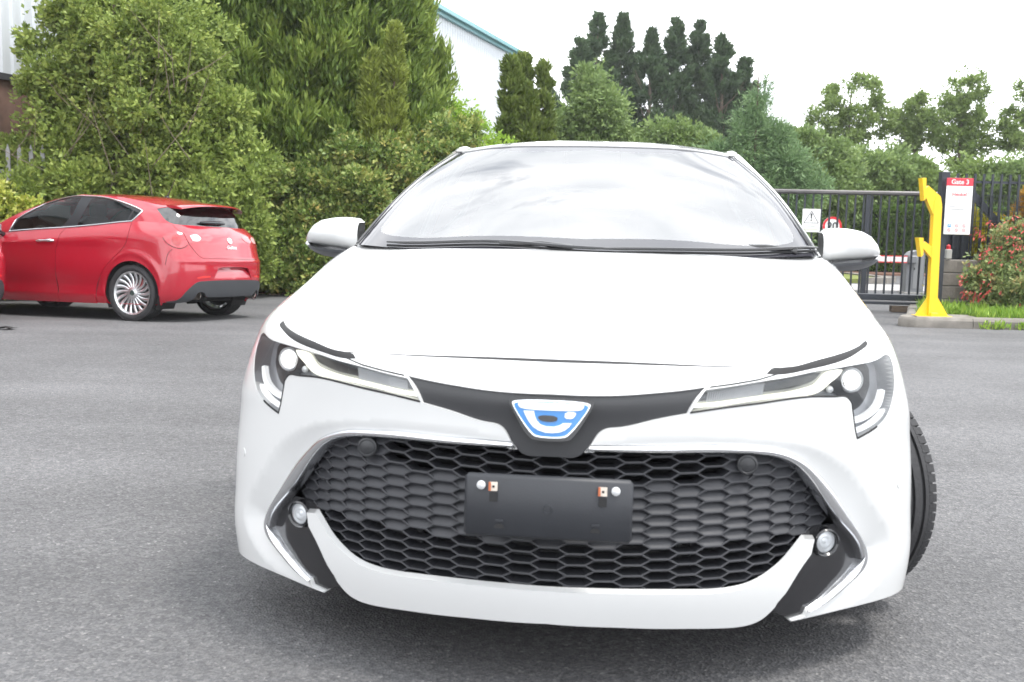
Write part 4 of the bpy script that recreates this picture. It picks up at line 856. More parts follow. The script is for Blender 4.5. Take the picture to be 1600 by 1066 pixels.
# ================================================================ ground
def gz(y):
    return float(np.interp(y, [-200, 3.2, 4.8, 9.8, 11.2, 13.0, 14.2, 400], [0, 0, -.008, -.088, -.126, -.198, -.2175, -.2175]))
def asphalt_mat():
    m = bpy.data.materials.new('worn asphalt'); m.use_nodes = True; t = m.node_tree; b = t.nodes['Principled BSDF']; k = t.links.new
    tc = _n(t, 'ShaderNodeTexCoord')
    v = _n(t, 'ShaderNodeTexVoronoi'); v.inputs['Scale'].default_value = 140; v.inputs['Randomness'].default_value = 1
    sep = _n(t, 'ShaderNodeSeparateColor'); k(v.outputs['Color'], sep.inputs[0])
    r1 = _n(t, 'ShaderNodeValToRGB'); e = r1.color_ramp.elements
    e[0].position = 0; e[0].color = (.078, .078, .082, 1); e[1].position = 1; e[1].color = (.23, .227, .224, 1)
    for p, c in ((.35, (.100, .100, .104, 1)), (.75, (.128, .127, .130, 1)), (.955, (.148, .146, .146, 1)), (.985, (.170, .168, .168, 1))): q = e.new(p); q.color = c
    n1 = _n(t, 'ShaderNodeTexNoise'); n1.inputs['Scale'].default_value = .55; n1.inputs['Detail'].default_value = 5
    n2 = _n(t, 'ShaderNodeTexNoise'); n2.inputs['Scale'].default_value = 30; n2.inputs['Detail'].default_value = 5
    mp = _n(t, 'ShaderNodeMapping'); mp.inputs['Scale'].default_value = (.25, 1.6, 1); mp.inputs['Rotation'].default_value = (0, 0, .5)
    n3 = _n(t, 'ShaderNodeTexNoise'); n3.inputs['Scale'].default_value = 1.1; n3.inputs['Detail'].default_value = 4
    for q in (v, n1, n2): k(tc.outputs['Object'], q.inputs['Vector'])
    k(tc.outputs['Object'], mp.inputs['Vector']); k(mp.outputs[0], n3.inputs['Vector'])
    k(sep.outputs[0], r1.inputs[0])
    def rng(src, a, b_, lo=.3, hi=.7):
        r = _n(t, 'ShaderNodeMapRange'); r.inputs['From Min'].default_value = lo; r.inputs['From Max'].default_value = hi; r.inputs['To Min'].default_value = a; r.inputs['To Max'].default_value = b_; k(src, r.inputs[0]); return r.outputs[0]
    def mul(a, b_):
        q = _n(t, 'ShaderNodeMath', operation='MULTIPLY'); k(a, q.inputs[0]); k(b_, q.inputs[1]); return q.outputs[0]
    f = mul(mul(rng(n1.outputs['Fac'], .76, 1.20), rng(n2.outputs['Fac'], .82, 1.16)), rng(n3.outputs['Fac'], .90, 1.10))
    hs = _n(t, 'ShaderNodeHueSaturation'); k(r1.outputs[0], hs.inputs['Color']); k(f, hs.inputs['Value']); k(hs.outputs[0], b.inputs['Base Color'])
    b.inputs['Roughness'].default_value = .86; b.inputs['Specular IOR Level'].default_value = .35
    bp = _n(t, 'ShaderNodeBump'); bp.inputs['Strength'].default_value = .6; bp.inputs['Distance'].default_value = .005
    ad = _n(t, 'ShaderNodeMath', operation='ADD'); k(v.outputs['Distance'], ad.inputs[0]); k(n2.outputs['Fac'], ad.inputs[1]); k(ad.outputs[0], bp.inputs['Height']); k(bp.outputs[0], b.inputs['Normal'])
    return m
ys = [-60, -10, 0, 2, 3.2, 4, 4.8, 6, 8, 9.8, 10.5, 11.2, 12, 13, 13.6, 14.2, 20, 40, 100, 600]; xs = [-400, -60, -20, -10, -5, 0, 5, 10, 20, 60, 400]
V = [(x, y, gz(y)) for y in ys for x in xs]; nx = len(xs)
G_ = mesh_obj('ground', V, [[j * nx + i, j * nx + i + 1, (j + 1) * nx + i + 1, (j + 1) * nx + i] for j in range(len(ys) - 1) for i in range(nx - 1)], asphalt_mat()); tag(G_, kind='structure')
Z0 = -.2175
# soil bed under the shrubs, leaf litter along its edge
soil = mat('dark soil', (.075, .052, .038), .95, var=.4, vscale=6, bump=.6, bscale=25)
edge = [(-30, 17.3), (-12, 17.5), (-8, 17.45), (-5.5, 17.3), (-4.2, 17.2), (-2.5, 17.35), (-.5, 17.6), (1.5, 17.9), (3.2, 18.3), (3.3, 60), (-30, 60)]
b = MB(); b.prism(edge, Z0 - .1, Z0 + .03, 'xy'); tag(b.obj('soil_bed', soil), kind='structure')
rng = np.random.default_rng(5)
def litter(name, x0, x1, y0, y1, n, cols, label, z=Z0 + .004, size=.05):
    V = []; F = []
    for i in range(n):
        x = rng.uniform(x0, x1); y = y0 + (y1 - y0) * rng.random() ** 1.5; a = rng.uniform(0, 6.28); s_ = size * rng.uniform(.5, 1.3); k = len(V)
        for q in ((s_, 0), (0, s_ * .45), (-s_, 0), (0, -s_ * .45)): V.append((x + q[0] * math.cos(a) - q[1] * math.sin(a), y + q[0] * math.sin(a) + q[1] * math.cos(a), z + rng.uniform(0, .03)))
        F.append([k, k + 1, k + 2, k + 3])
    m = bpy.data.materials.new(name); m.use_nodes = True; t = m.node_tree; bs = t.nodes['Principled BSDF']; g = _n(t, 'ShaderNodeNewGeometry'); r = _n(t, 'ShaderNodeValToRGB'); e = r.color_ramp.elements
    e[0].color = (*cols[0], 1); e[1].color = (*cols[-1], 1)
    for i, c in enumerate(cols[1:-1]): q = e.new((i + 1) / (len(cols) - 1)); q.color = (*c, 1)
    t.links.new(g.outputs['Random Per Island'], r.inputs[0]); t.links.new(r.outputs[0], bs.inputs['Base Color']); bs.inputs['Roughness'].default_value = .8
    o = mesh_obj(name, V, F, m, smooth=False); tag(o, label, 'litter', kind='stuff'); return o
litter('leaf_litter', -9, 2, 17.5, 16.85, 2600, [(.16, .07, .04), (.22, .11, .06), (.12, .06, .04), (.30, .22, .15), (.5, .46, .40)], 'brown fallen leaves and petals along the foot of the shrubs')
litter('dark_debris', -5.02, -4.92, 10.2, 10.25, 7, [(.01, .01, .012), (.02, .02, .02)], 'scrap of black debris lying on the asphalt', z=gz(10.2) + .003, size=.09)

# ================================================================ plants
def leaf_mat(name, cols, trans=.30, rough=.5, lf=2.55):
    cols = [(min(.8, c[0] * lf * 1.06), min(.8, c[1] * lf), min(.8, c[2] * lf * .78)) for c in cols]
    if name in MATS: return MATS[name]
    m = bpy.data.materials.new(name); m.use_nodes = True; t = m.node_tree; bs = t.nodes['Principled BSDF']; o = t.nodes['Material Output']; k = t.links.new
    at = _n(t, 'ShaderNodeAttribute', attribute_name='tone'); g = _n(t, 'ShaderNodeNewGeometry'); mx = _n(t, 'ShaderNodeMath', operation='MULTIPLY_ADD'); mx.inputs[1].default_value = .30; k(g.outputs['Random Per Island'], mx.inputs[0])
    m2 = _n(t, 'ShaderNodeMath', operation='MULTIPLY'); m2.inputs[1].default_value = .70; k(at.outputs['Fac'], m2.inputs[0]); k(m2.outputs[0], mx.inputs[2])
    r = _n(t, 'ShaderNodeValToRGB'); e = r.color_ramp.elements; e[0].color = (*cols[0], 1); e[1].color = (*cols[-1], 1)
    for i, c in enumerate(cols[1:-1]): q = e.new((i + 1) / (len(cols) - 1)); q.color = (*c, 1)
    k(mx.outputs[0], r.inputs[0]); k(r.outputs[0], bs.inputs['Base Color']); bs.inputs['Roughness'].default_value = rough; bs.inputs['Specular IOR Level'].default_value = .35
    tr = _n(t, 'ShaderNodeBsdfTranslucent'); ms = _n(t, 'ShaderNodeMixShader'); ms.inputs[0].default_value = trans; k(r.outputs[0], tr.inputs['Color']); k(bs.outputs[0], ms.inputs[1]); k(tr.outputs[0], ms.inputs[2]); k(ms.outputs[0], o.inputs[0])
    MATS[name] = m; return m
def unit(v): return v / (np.linalg.norm(v, axis=-1, keepdims=True) + 1e-9)
def leaves(name, C, D, m, parent, L=.07, W=.03, per=6, spread=.9, up=.2, tone=None, flat=False, droop=0.0, twig=.5):
    """per diamond leaves round each point C facing out along D"""
    n = len(C); Ci = np.repeat(C, per, 0); Di = np.repeat(D, per, 0); N_ = n * per
    d = unit(Di * .8 + rng.normal(0, spread, (N_, 3)) * .6 + np.array([0, 0, up - droop])); s = unit(np.cross(d, rng.normal(0, 1, (N_, 3)))) if not flat else unit(np.cross(d, unit(Di + rng.normal(0, .25, (N_, 3)) + [0, 0, .3])))
    l = L * rng.uniform(.6, 1.25, (N_, 1)); w = W * rng.uniform(.7, 1.2, (N_, 1)); base = Ci + d * l * rng.uniform(-.1, twig, (N_, 1)) + rng.normal(0, L * .3, (N_, 3))
    bend = np.cross(d, s) * l * .15
    P = np.stack([base, base + d * l * .45 + s * w + bend * .5, base + d * l, base + d * l * .45 - s * w + bend * .5], 1).reshape(-1, 3)
    me = bpy.data.meshes.new(name); me.vertices.add(4 * N_); me.vertices.foreach_set('co', P.ravel()); me.loops.add(4 * N_); me.loops.foreach_set('vertex_index', np.arange(4 * N_)); me.polygons.add(N_); me.polygons.foreach_set('loop_start', np.arange(N_) * 4); me.update(calc_edges=True)
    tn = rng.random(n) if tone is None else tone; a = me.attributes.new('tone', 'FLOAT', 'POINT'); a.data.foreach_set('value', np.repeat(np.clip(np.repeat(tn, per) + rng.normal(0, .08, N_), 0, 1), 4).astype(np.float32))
    me.materials.append(m); o = bpy.data.objects.new(name, me); COL.objects.link(o); o.parent = parent; return o
def lump(p, f=1.0, seed=0):
    q = p * f; return (np.sin(q[:, 0] * 2.1 + seed) * np.cos(q[:, 1] * 1.7 + seed * 2) + np.sin(q[:, 2] * 2.6 + q[:, 0] * 1.3 + seed) + np.sin(q[:, 0] * 5.3 + q[:, 2] * 4.7 + seed * 3) * .6) / 2.6
def blob_points(blobs, n, seed=0, rough=.22, shell=2.4, f=2.2, clump=.34, core=.22, nsub=17):
    """points through uneven ellipsoids made of smaller clumps; returns centres, outward directions, clump tone"""
    if clump > 0:
        sub = []
        for b in blobs:
            k = nsub if b[3] > .45 else 6
            for d in unit(rng.normal(0, 1, (k, 3))):
                q = rng.uniform(.55, .95); s_ = clump * rng.uniform(.65, 1.25); m = (b[3] + b[4] + b[5]) / 3
                sub.append((b[0] + d[0] * b[3] * q, b[1] + d[1] * b[4] * q, b[2] + d[2] * b[5] * q, m * s_, m * s_, m * s_ * .85))
        A = blob_points(blobs, int(n * core), seed, rough, shell, f, 0); B = blob_points(sub, int(n * (1 - core)), seed + 3, .3, shell, f * 1.5, 0)
        return [np.concatenate(q) for q in zip(A, B)]
    vol = np.array([b[3] * b[4] + b[3] * b[5] + b[4] * b[5] for b in blobs]); cnt = (n * vol / vol.sum()).astype(int); C = []; D = []; T = []
    for i, b in enumerate(blobs):
        d = unit(rng.normal(0, 1, (cnt[i], 3))); c = np.array(b[:3]); r = np.array(b[3:6])
        k = 1 + rough * lump(d * r + c, f, seed + i); rad = rng.random((cnt[i], 1)) ** (1 / shell)
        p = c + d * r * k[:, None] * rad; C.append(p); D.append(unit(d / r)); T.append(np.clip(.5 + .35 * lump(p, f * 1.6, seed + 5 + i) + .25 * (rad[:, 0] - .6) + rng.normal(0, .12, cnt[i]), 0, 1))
    return np.vstack(C), np.vstack(D), np.concatenate(T)
bark = mat('bark grey brown', (.13, .10, .075), .9, var=.35, vscale=9, bump=.6, bscale=30)
def trunk(root, h, r, limbs, lean=(0, 0), m=None, top=.25):
    b = MB(); pts = [(lean[0] * t * t, lean[1] * t * t, h * t) for t in (0, .2, .4, .6, .8, 1)]; b.tube(pts, [r * (1 - (1 - top) * t) for t in (0, .2, .4, .6, .8, 1)], 8)
    for (t, az, ln, el) in limbs:
        p0 = Vector((lean[0] * t * t, lean[1] * t * t, h * t)); d = Vector((math.cos(az) * math.cos(el), math.sin(az) * math.cos(el), math.sin(el))); r0 = r * (1 - (1 - top) * t) * .55
        b.tube([p0, p0 + d * ln * .5 + Vector((0, 0, ln * .05)), p0 + d * ln + Vector((0, 0, ln * .18))], [r0, r0 * .6, r0 * .2], 6)
    return b.obj('trunk', m or bark, root, smooth=True)
def rlimbs(n, l0, l1, t0=.25, t1=.95, e0=.2, e1=.9): return [(random.uniform(t0, t1), random.uniform(0, 6.28), random.uniform(l0, l1), random.uniform(e0, e1)) for _ in range(n)]
def bushy(name, label, cat, loc, blobs, n, m, L=.07, W=.028, per=6, group=None, th=None, tr=.06, seed=1, **kw):
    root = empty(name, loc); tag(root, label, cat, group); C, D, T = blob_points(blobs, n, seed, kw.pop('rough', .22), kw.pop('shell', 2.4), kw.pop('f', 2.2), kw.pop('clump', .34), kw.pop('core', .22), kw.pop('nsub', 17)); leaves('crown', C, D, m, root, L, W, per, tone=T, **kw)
    zt = max(b[2] for b in blobs); trunk(root, th or zt, tr, rlimbs(kw.get('nl', 12), .3 * max(b[3] for b in blobs), .8 * max(b[3] for b in blobs))); return root
olive = leaf_mat('willow leaves', [(.034, .054, .016), (.066, .098, .028), (.112, .150, .046), (.170, .205, .075)], .32)
ley = leaf_mat('cypress sprays', [(.018, .034, .009), (.034, .060, .014), (.066, .100, .024), (.115, .150, .040)], .15, .6)
rhod = leaf_mat('evergreen shrub leaves', [(.020, .040, .012), (.045, .080, .022), (.085, .125, .040), (.16, .185, .07), (.22, .17, .07)], .22, .38, 2.15)
lime = leaf_mat('lime green leaves', [(.06, .11, .02), (.11, .18, .03), (.19, .26, .05)], .4)
darkc = leaf_mat('dark conifer needles', [(.012, .026, .014), (.022, .044, .022), (.040, .066, .034)], .1, .7, 1.9)
slim = leaf_mat('column conifer sprays', [(.026, .042, .012), (.050, .074, .020), (.086, .112, .034)], .15, .6)
sage = leaf_mat('sage green leaves', [(.035, .060, .026), (.065, .100, .042), (.105, .145, .062)], .3)
pinem = leaf_mat('blue green pine needles', [(.030, .060, .034), (.058, .100, .056), (.10, .15, .085)], .25)
treem = leaf_mat('tree leaves', [(.036, .060, .022), (.066, .100, .036), (.110, .150, .058)], .4)
hedgem = leaf_mat('hedge leaves', [(.018, .038, .010), (.034, .064, .016), (.070, .105, .030)], .25)
# left: the big willow-like shrub
def rb(n, cx, cy, cz, sx, sy, sz, r0, r1, zk=.85): return [(cx + random.uniform(-sx, sx), cy + random.uniform(-sy, sy), cz + random.uniform(-sz, sz), r := random.uniform(r0, r1), r, r * zk) for _ in range(n)]
r_ = bushy('willow_shrub', 'tall loose grey-green shrub with bare twigs beside the pale wall', 'shrub', (-6.15, 16.3, Z0), [(.2, 0, 2.6, 1.5, 1.0, 1.7), (1.15, .1, 2.0, 1.15, .9, 1.5), (.5, .1, 4.0, 1.2, .9, 1.0), (-.6, -.1, 1.3, 1.6, .8, 1.1), (1.5, -.1, 1.0, .9, .7, 1.0), (-.95, .1, 1.9, .9, .7, 1.2), (-.8, .1, 3.1, .7, .6, .8), (-1.15, .2, 3.9, .45, .4, .5), (-.5, .1, 4.4, .6, .5, .5)], 31000, olive, .085, .024, 5, seed=3, rough=.3, shell=2.0, tr=.10)
b = MB()
for i in range(30):
    x = random.uniform(-1.5, 1.5); z = random.uniform(1.2, 3.6); p = Vector((x, -.7 + random.uniform(-.2, .3), z)); d = Vector((random.uniform(-.9, .9) + x * .25, random.uniform(-.5, -.05), random.uniform(.2, 1.0))).normalized(); l = random.uniform(.5, 1.3)
    b.tube([p, p + d * l * .5, p + d * l + Vector((0, 0, .06))], [.008, .006, .002], 5)
b.obj('bare_twigs', mat('pale twig', (.20, .17, .12), .85), r_)
# leylandii: upswept sprays
def conifer(name, label, loc, h, r, n, m, L, W, group, seed=1, rag=.18, base=0.0, per=5, pw=.75, trunk_r=.12, lean=(0, 0), tmin=0.0, plume=0.0):
    root = empty(name, loc); tag(root, label, 'tree', group); t = tmin + (1 - tmin) * rng.random(n) ** (.85 if tmin == 0 else 1.15); az = rng.uniform(0, 2 * math.pi, n)
    prof = (1 - t) ** pw * np.minimum(1, (t + .12) * 6); lob = 1 + rag * (np.sin(az * 3 + t * 23 + seed) + np.sin(az * 5 - t * 37 + seed * 2)) * .7 + rag * np.sin(t * h * 5.5 + np.floor(az * 1.6) * 1.7)
    rad = r * prof * lob * (.50 + .50 * rng.random(n) ** .5); z = base + t * (h - base)
    C = np.stack([rad * np.cos(az) + lean[0] * t, rad * np.sin(az) + lean[1] * t, z], 1); D = unit(np.stack([np.cos(az), np.sin(az), np.full(n, .9 if pw > .5 else 1.6)], 1))
    q = rng.random(n)
    if plume > 0:
        nb = max(40, n // 24); own = np.concatenate([np.arange(nb), rng.integers(0, nb, n - nb)]); sc_ = plume * (.12 + .88 * np.minimum(1, (1 - t[own]) * 2.4))[:, None]; Db = unit(D[own] + rng.normal(0, .22, (nb, 3))[own])
        C = C[own] + Db * (q[:, None] * 1.1 - .25) * sc_ + rng.normal(0, .17, (n, 3)) * sc_ * (1.1 - q[:, None]); D = Db
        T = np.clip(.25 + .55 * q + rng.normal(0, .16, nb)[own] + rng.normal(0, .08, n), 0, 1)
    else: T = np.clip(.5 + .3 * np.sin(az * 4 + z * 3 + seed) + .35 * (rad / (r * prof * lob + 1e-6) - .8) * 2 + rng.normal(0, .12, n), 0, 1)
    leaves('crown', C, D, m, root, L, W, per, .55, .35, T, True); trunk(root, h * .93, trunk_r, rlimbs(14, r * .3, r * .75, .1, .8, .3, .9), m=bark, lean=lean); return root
for i, (x, y, h, r) in enumerate(((-5.0, 18.9, 6.6, 1.7), (-3.75, 19.2, 7.2, 1.7), (-2.75, 19.5, 7.0, 1.5))):
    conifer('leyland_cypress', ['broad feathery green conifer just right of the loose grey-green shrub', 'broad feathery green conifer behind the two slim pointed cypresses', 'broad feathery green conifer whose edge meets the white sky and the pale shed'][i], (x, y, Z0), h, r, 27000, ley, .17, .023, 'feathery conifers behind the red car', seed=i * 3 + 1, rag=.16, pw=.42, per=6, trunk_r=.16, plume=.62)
for i, (x, y, h) in enumerate(((-2.42, 17.75, 3.95), (-2.06, 17.8, 4.40))):
    conifer('slim_cypress', ['shorter of two slim pointed cypresses before the feathery conifers', 'taller of two slim pointed cypresses before the feathery conifers'][i], (x, y, Z0), h, .25, 5200, leaf_mat('slim cypress sprays', [(.050, .068, .016), (.080, .105, .026), (.12, .150, .040)], .15, .6), .11, .018, 'slim cypresses', seed=i + 20, rag=.07, pw=.80, plume=.08, per=5, trunk_r=.05)
# broadleaf shrubs along the kerb
bushy('evergreen_shrub', 'rounded evergreen shrub right behind the tail of the red hatchback', 'shrub', (-3.55, 17.5, Z0), [(0, 0, .85, 1.15, .75, .95), (.75, .1, 1.25, .8, .7, .8), (-.7, .1, .8, .8, .6, .75), (.35, 0, 1.75, .75, .6, .6), (1.2, .1, .7, .8, .6, .8)] + rb(16, .3, -.2, 1.1, 1.3, .45, .85, .22, .42), 15000, rhod, .085, .026, 6, seed=11, group='evergreen shrubs', f=3.2, rough=.28)
bushy('evergreen_shrub', 'taller evergreen shrub with yellowish leaf tips beside the white car mirror', 'shrub', (-2.25, 17.9, Z0), [(0, 0, 1.3, 1.15, .75, 1.1), (.3, .1, 1.95, .85, .65, .65), (-.6, .1, 1.75, .7, .6, .65), (.9, 0, 1.3, .8, .6, 1.0), (.15, .1, 2.35, .55, .5, .5)] + rb(16, .1, -.25, 1.5, 1.2, .4, .95, .22, .42), 15000, rhod, .085, .026, 6, seed=14, group='evergreen shrubs', f=3.0, rough=.28)
bushy('evergreen_shrub', 'grey-green evergreen shrub behind the windscreen pillar of the white car', 'shrub', (-1.05, 18.2, Z0), [(0, 0, 1.2, 1.1, .7, 1.1), (-.2, .1, 1.9, .85, .6, .62), (.6, 0, 1.75, .7, .6, .7), (-.15, .1, 2.55, .65, .55, .6)] + rb(14, 0, -.25, 1.5, 1.0, .4, .95, .22, .4), 13000, rhod, .085, .026, 6, seed=17, group='evergreen shrubs', f=3.0, rough=.28)
bushy('flowering_shrub', 'low yellow-green flowering shrub beyond the red hatchback bonnet', 'shrub', (-7.5, 15.1, Z0), [(0, 0, .85, .9, .5, .80), (.8, .1, .65, .7, .5, .6), (-.8, 0, .9, .8, .5, .7)], 7500, leaf_mat('yellow green leaves', [(.06, .09, .02), (.12, .16, .035), (.22, .24, .07), (.45, .42, .25)], .3), .075, .026, 6, seed=19)
bushy('lime_shrub', 'bright lime-green feathery shrub in front of the pale shed wall', 'shrub', (-.85, 21.0, Z0), [(0, 0, 2.1, .85, .7, 1.25), (-.35, .1, 3.1, .5, .5, .65), (.45, 0, 1.9, .7, .6, 1.0), (.1, 0, 2.9, .35, .4, .5)], 5000, lime, .08, .022, 5, seed=23, rough=.35, shell=1.5)
for i, (x, y, h, r) in enumerate(((-.14, 22.0, 4.55, .30), (.12, 22.4, 4.65, .24), (.24, 21.9, 3.95, .21), (.56, 22.1, 4.5, .20))):
    conifer('column_cypress', ['thickest of four olive column cypresses above the white car roof', 'column cypress peeping behind the thickest column above the white car roof', 'shortest of the four olive column cypresses above the white car roof', 'rightmost of the four olive column cypresses, standing a little apart'][i], (x, y, Z0), h, r, 5200, slim, .12, .024, 'column cypresses', seed=30 + i, rag=.09, pw=.42, plume=.10, per=5, trunk_r=.06)
# middle and right distance
bushy('sage_tree', 'light green weeping tree in front of the dark conifers', 'tree', (2.1, 29, Z0), [(0, 0, 3.3, 1.25, 1.0, 1.9), (.6, 0, 2.4, 1.3, 1.0, 1.7), (-.6, 0, 2.5, .9, .9, 1.8), (-.1, 0, 4.8, .55, .6, .8)], 9500, sage, .14, .034, 5, seed=41, droop=.35, rough=.3, th=4.5, tr=.12)
bushy('sage_tree', 'low light green tree over the right half of the white car roof', 'tree', (4.35, 28, Z0), [(0, 0, 2.2, 1.5, 1.0, 1.7), (-.9, 0, 1.7, 1.1, 1.0, 1.3), (1.0, 0, 1.9, 1.2, 1.0, 1.4), (.1, 0, 3.3, .8, .8, .6)], 10000, sage, .13, .034, 5, seed=43, rough=.3, th=3)
bushy('lime_shrub', 'small yellow-green shrub just right of the column cypresses', 'shrub', (1.15, 24.5, Z0), [(0, 0, 1.9, .7, .6, 1.2), (.5, 0, 1.6, .7, .6, 1.0)], 4200, lime, .085, .026, 5, seed=45)
tops = ((2.75, 9.6), (3.6, 10.9), (4.75, 11.1), (6.3, 10.1), (7.3, 10.7), (8.5, 10.8), (9.7, 9.9), (10.9, 9.0))
for i, (x, h) in enumerate(tops):
    conifer('dark_conifer', ['leftmost', 'second from the left', 'third from the left', 'fourth from the left', 'fourth from the right', 'third from the right', 'second from the right', 'rightmost'][i] + ' of the tall dark conifers against the sky', (x, 50 + (i % 3) * .8, Z0), h, 2.5, 4800, darkc, .22, .045, 'row of tall dark conifers', seed=50 + i, rag=.38, pw=1.0, tmin=.3, plume=.62, per=5, trunk_r=.18, lean=(random.uniform(-.2, .3), 0))
bushy('sage_tree', 'pale green tree between the blue-green pine and the gate', 'tree', (8.4, 30, Z0), [(0, 0, 2.6, 1.1, .9, 1.3), (-.6, 0, 3.2, .7, .7, .8), (.6, 0, 2.2, .9, .8, 1.2)], 7000, sage, .13, .036, 5, seed=47, rough=.35, th=3.4)
bushy('blue_pine', 'pale blue-green pine with a thin leading shoot right of the dark conifers', 'tree', (5.85, 26, Z0), [(0, 0, 2.5, .9, .8, 1.7), (-.7, 0, 2.0, .9, .8, 1.5), (.7, 0, 2.0, .9, .8, 1.5), (.1, 0, 4.3, .22, .25, .75), (-.3, 0, 3.7, .35, .35, .6), (.55, 0, 3.4, .3, .3, .5)], 8500, pinem, .16, .014, 6, seed=61, rough=.4, shell=1.6, th=4.9)
for i, (x, y, h, bl, lab) in enumerate(((12.5, 40, 7.6, [(0, 0, 6.2, 1.2, 1, 1.0), (-.8, 0, 5.3, .9, .9, .8), (.9, 0, 5.4, .9, .9, .9), (0, 0, 4.6, 1.2, 1, .9)], 'round sparse tree against the sky left of the yellow post'), (15.2, 40.5, 7.0, [(0, 0, 5.6, .8, .8, .9), (.4, 0, 5.0, .9, .8, .8), (-.5, 0, 4.7, .7, .8, .8)], 'small sparse tree against the sky above the yellow post'), (16.3, 39, 7.4, [(0, 0, 6.3, .75, .8, .9), (-.6, 0, 5.2, .8, .8, .9), (.6, 0, 5.0, .9, .8, .9), (0, 0, 4.2, 1.0, .8, .8)], 'thin upright tree against the sky above the gate sign'), (18.6, 38.5, 7.2, [(0, 0, 5.9, .8, .8, .9), (-.5, 0, 4.9, .8, .8, .8), (.7, 0, 5.2, .9, .8, 1.1)], 'thin tree at the right edge of the picture'))):
    bushy('sparse_tree', lab, 'tree', (x, y, Z0), bl, 2600, treem, .12, .042, 5, seed=70 + i, rough=.45, shell=1.6, clump=.24, core=.10, nsub=22, th=h * .85, tr=.10, group='thin trees against the sky')
for i, (x, y, hz, lab) in enumerate(((8.3, 31.5, 1.0, 'bushy green mass behind the far end of the sliding gate'), (10.6, 32, 1.08, 'bushy green mass behind the middle of the sliding gate'), (12.9, 32, .98, 'bushy green mass behind the yellow post'), (15.2, 31.5, 1.05, 'bushy green mass behind the gate sign'), (17.5, 31, 1.0, 'bushy green mass behind the fence at the right edge'))):
    bushy('roadside_bush', lab, 'bush', (x, y, Z0), [(0, 0, 1.9 * hz, 1.5, 1.0, 1.55), (-.8, 0, 2.5 * hz, .9, .9, .95), (.8, -.1, 2.7 * hz, 1.0, .9, .9), (.1, -.2, 1.2, 1.5, .8, 1.2)] + rb(8, 0, -.4, 2.2, 1.3, .3, 1.0, .35, .6), 8500, [treem, sage][i % 2] if i else sage, .12, .045, 5, seed=80 + i, group='bushes beyond the gate', rough=.3)
bushy('roadside_bush', 'grey-green bush right of the white car roof above the gate rail', 'bush', (6.3, 28.5, Z0), [(0, 0, 1.8, 1.4, 1.0, 1.6), (.8, 0, 1.5, 1.0, .9, 1.4), (-.7, 0, 2.3, .9, .9, 1.0)], 8000, sage, .12, .04, 5, seed=91, group='bushes beyond the gate')
# clipped hedge beyond the gate
def box_hedge(name, label, x0, x1, y0, y1, h, n, m):
    root = empty(name, ((x0 + x1) / 2, (y0 + y1) / 2, Z0)); tag(root, label, 'hedge'); hx, hy = (x1 - x0) / 2, (y1 - y0) / 2
    f = rng.random(n); C = np.stack([rng.uniform(-hx, hx, n), rng.uniform(-hy, hy, n), rng.uniform(.05, h, n)], 1); D = np.zeros((n, 3)); fr = f < .62; tp = f >= .62
    C[fr, 1] = -hy + rng.random(fr.sum()) * .15; D[fr] = (0, -1, .2); C[tp, 2] = h - rng.random(tp.sum()) * .12; D[tp] = (0, -.3, 1); C[:, 2] += .04 * np.sin(C[:, 0] * 3) * (C[:, 2] / h)
    leaves('crown', C, unit(D), m, root, .075, .032, 5, tone=np.clip(rng.normal(.45, .2, n), 0, 1)); MB().box((0, .08, h * .48), (2 * hx - .2, 2 * hy - .25, h * .93)).obj('hedge_core', mat('hedge core', (.014, .022, .010), .95, var=.4, vscale=10), root); return root
box_hedge('clipped_hedge', 'long clipped green hedge seen through the gate bars', 5.0, 17.5, 30.2, 31.6, 1.92, 17000, hedgem)
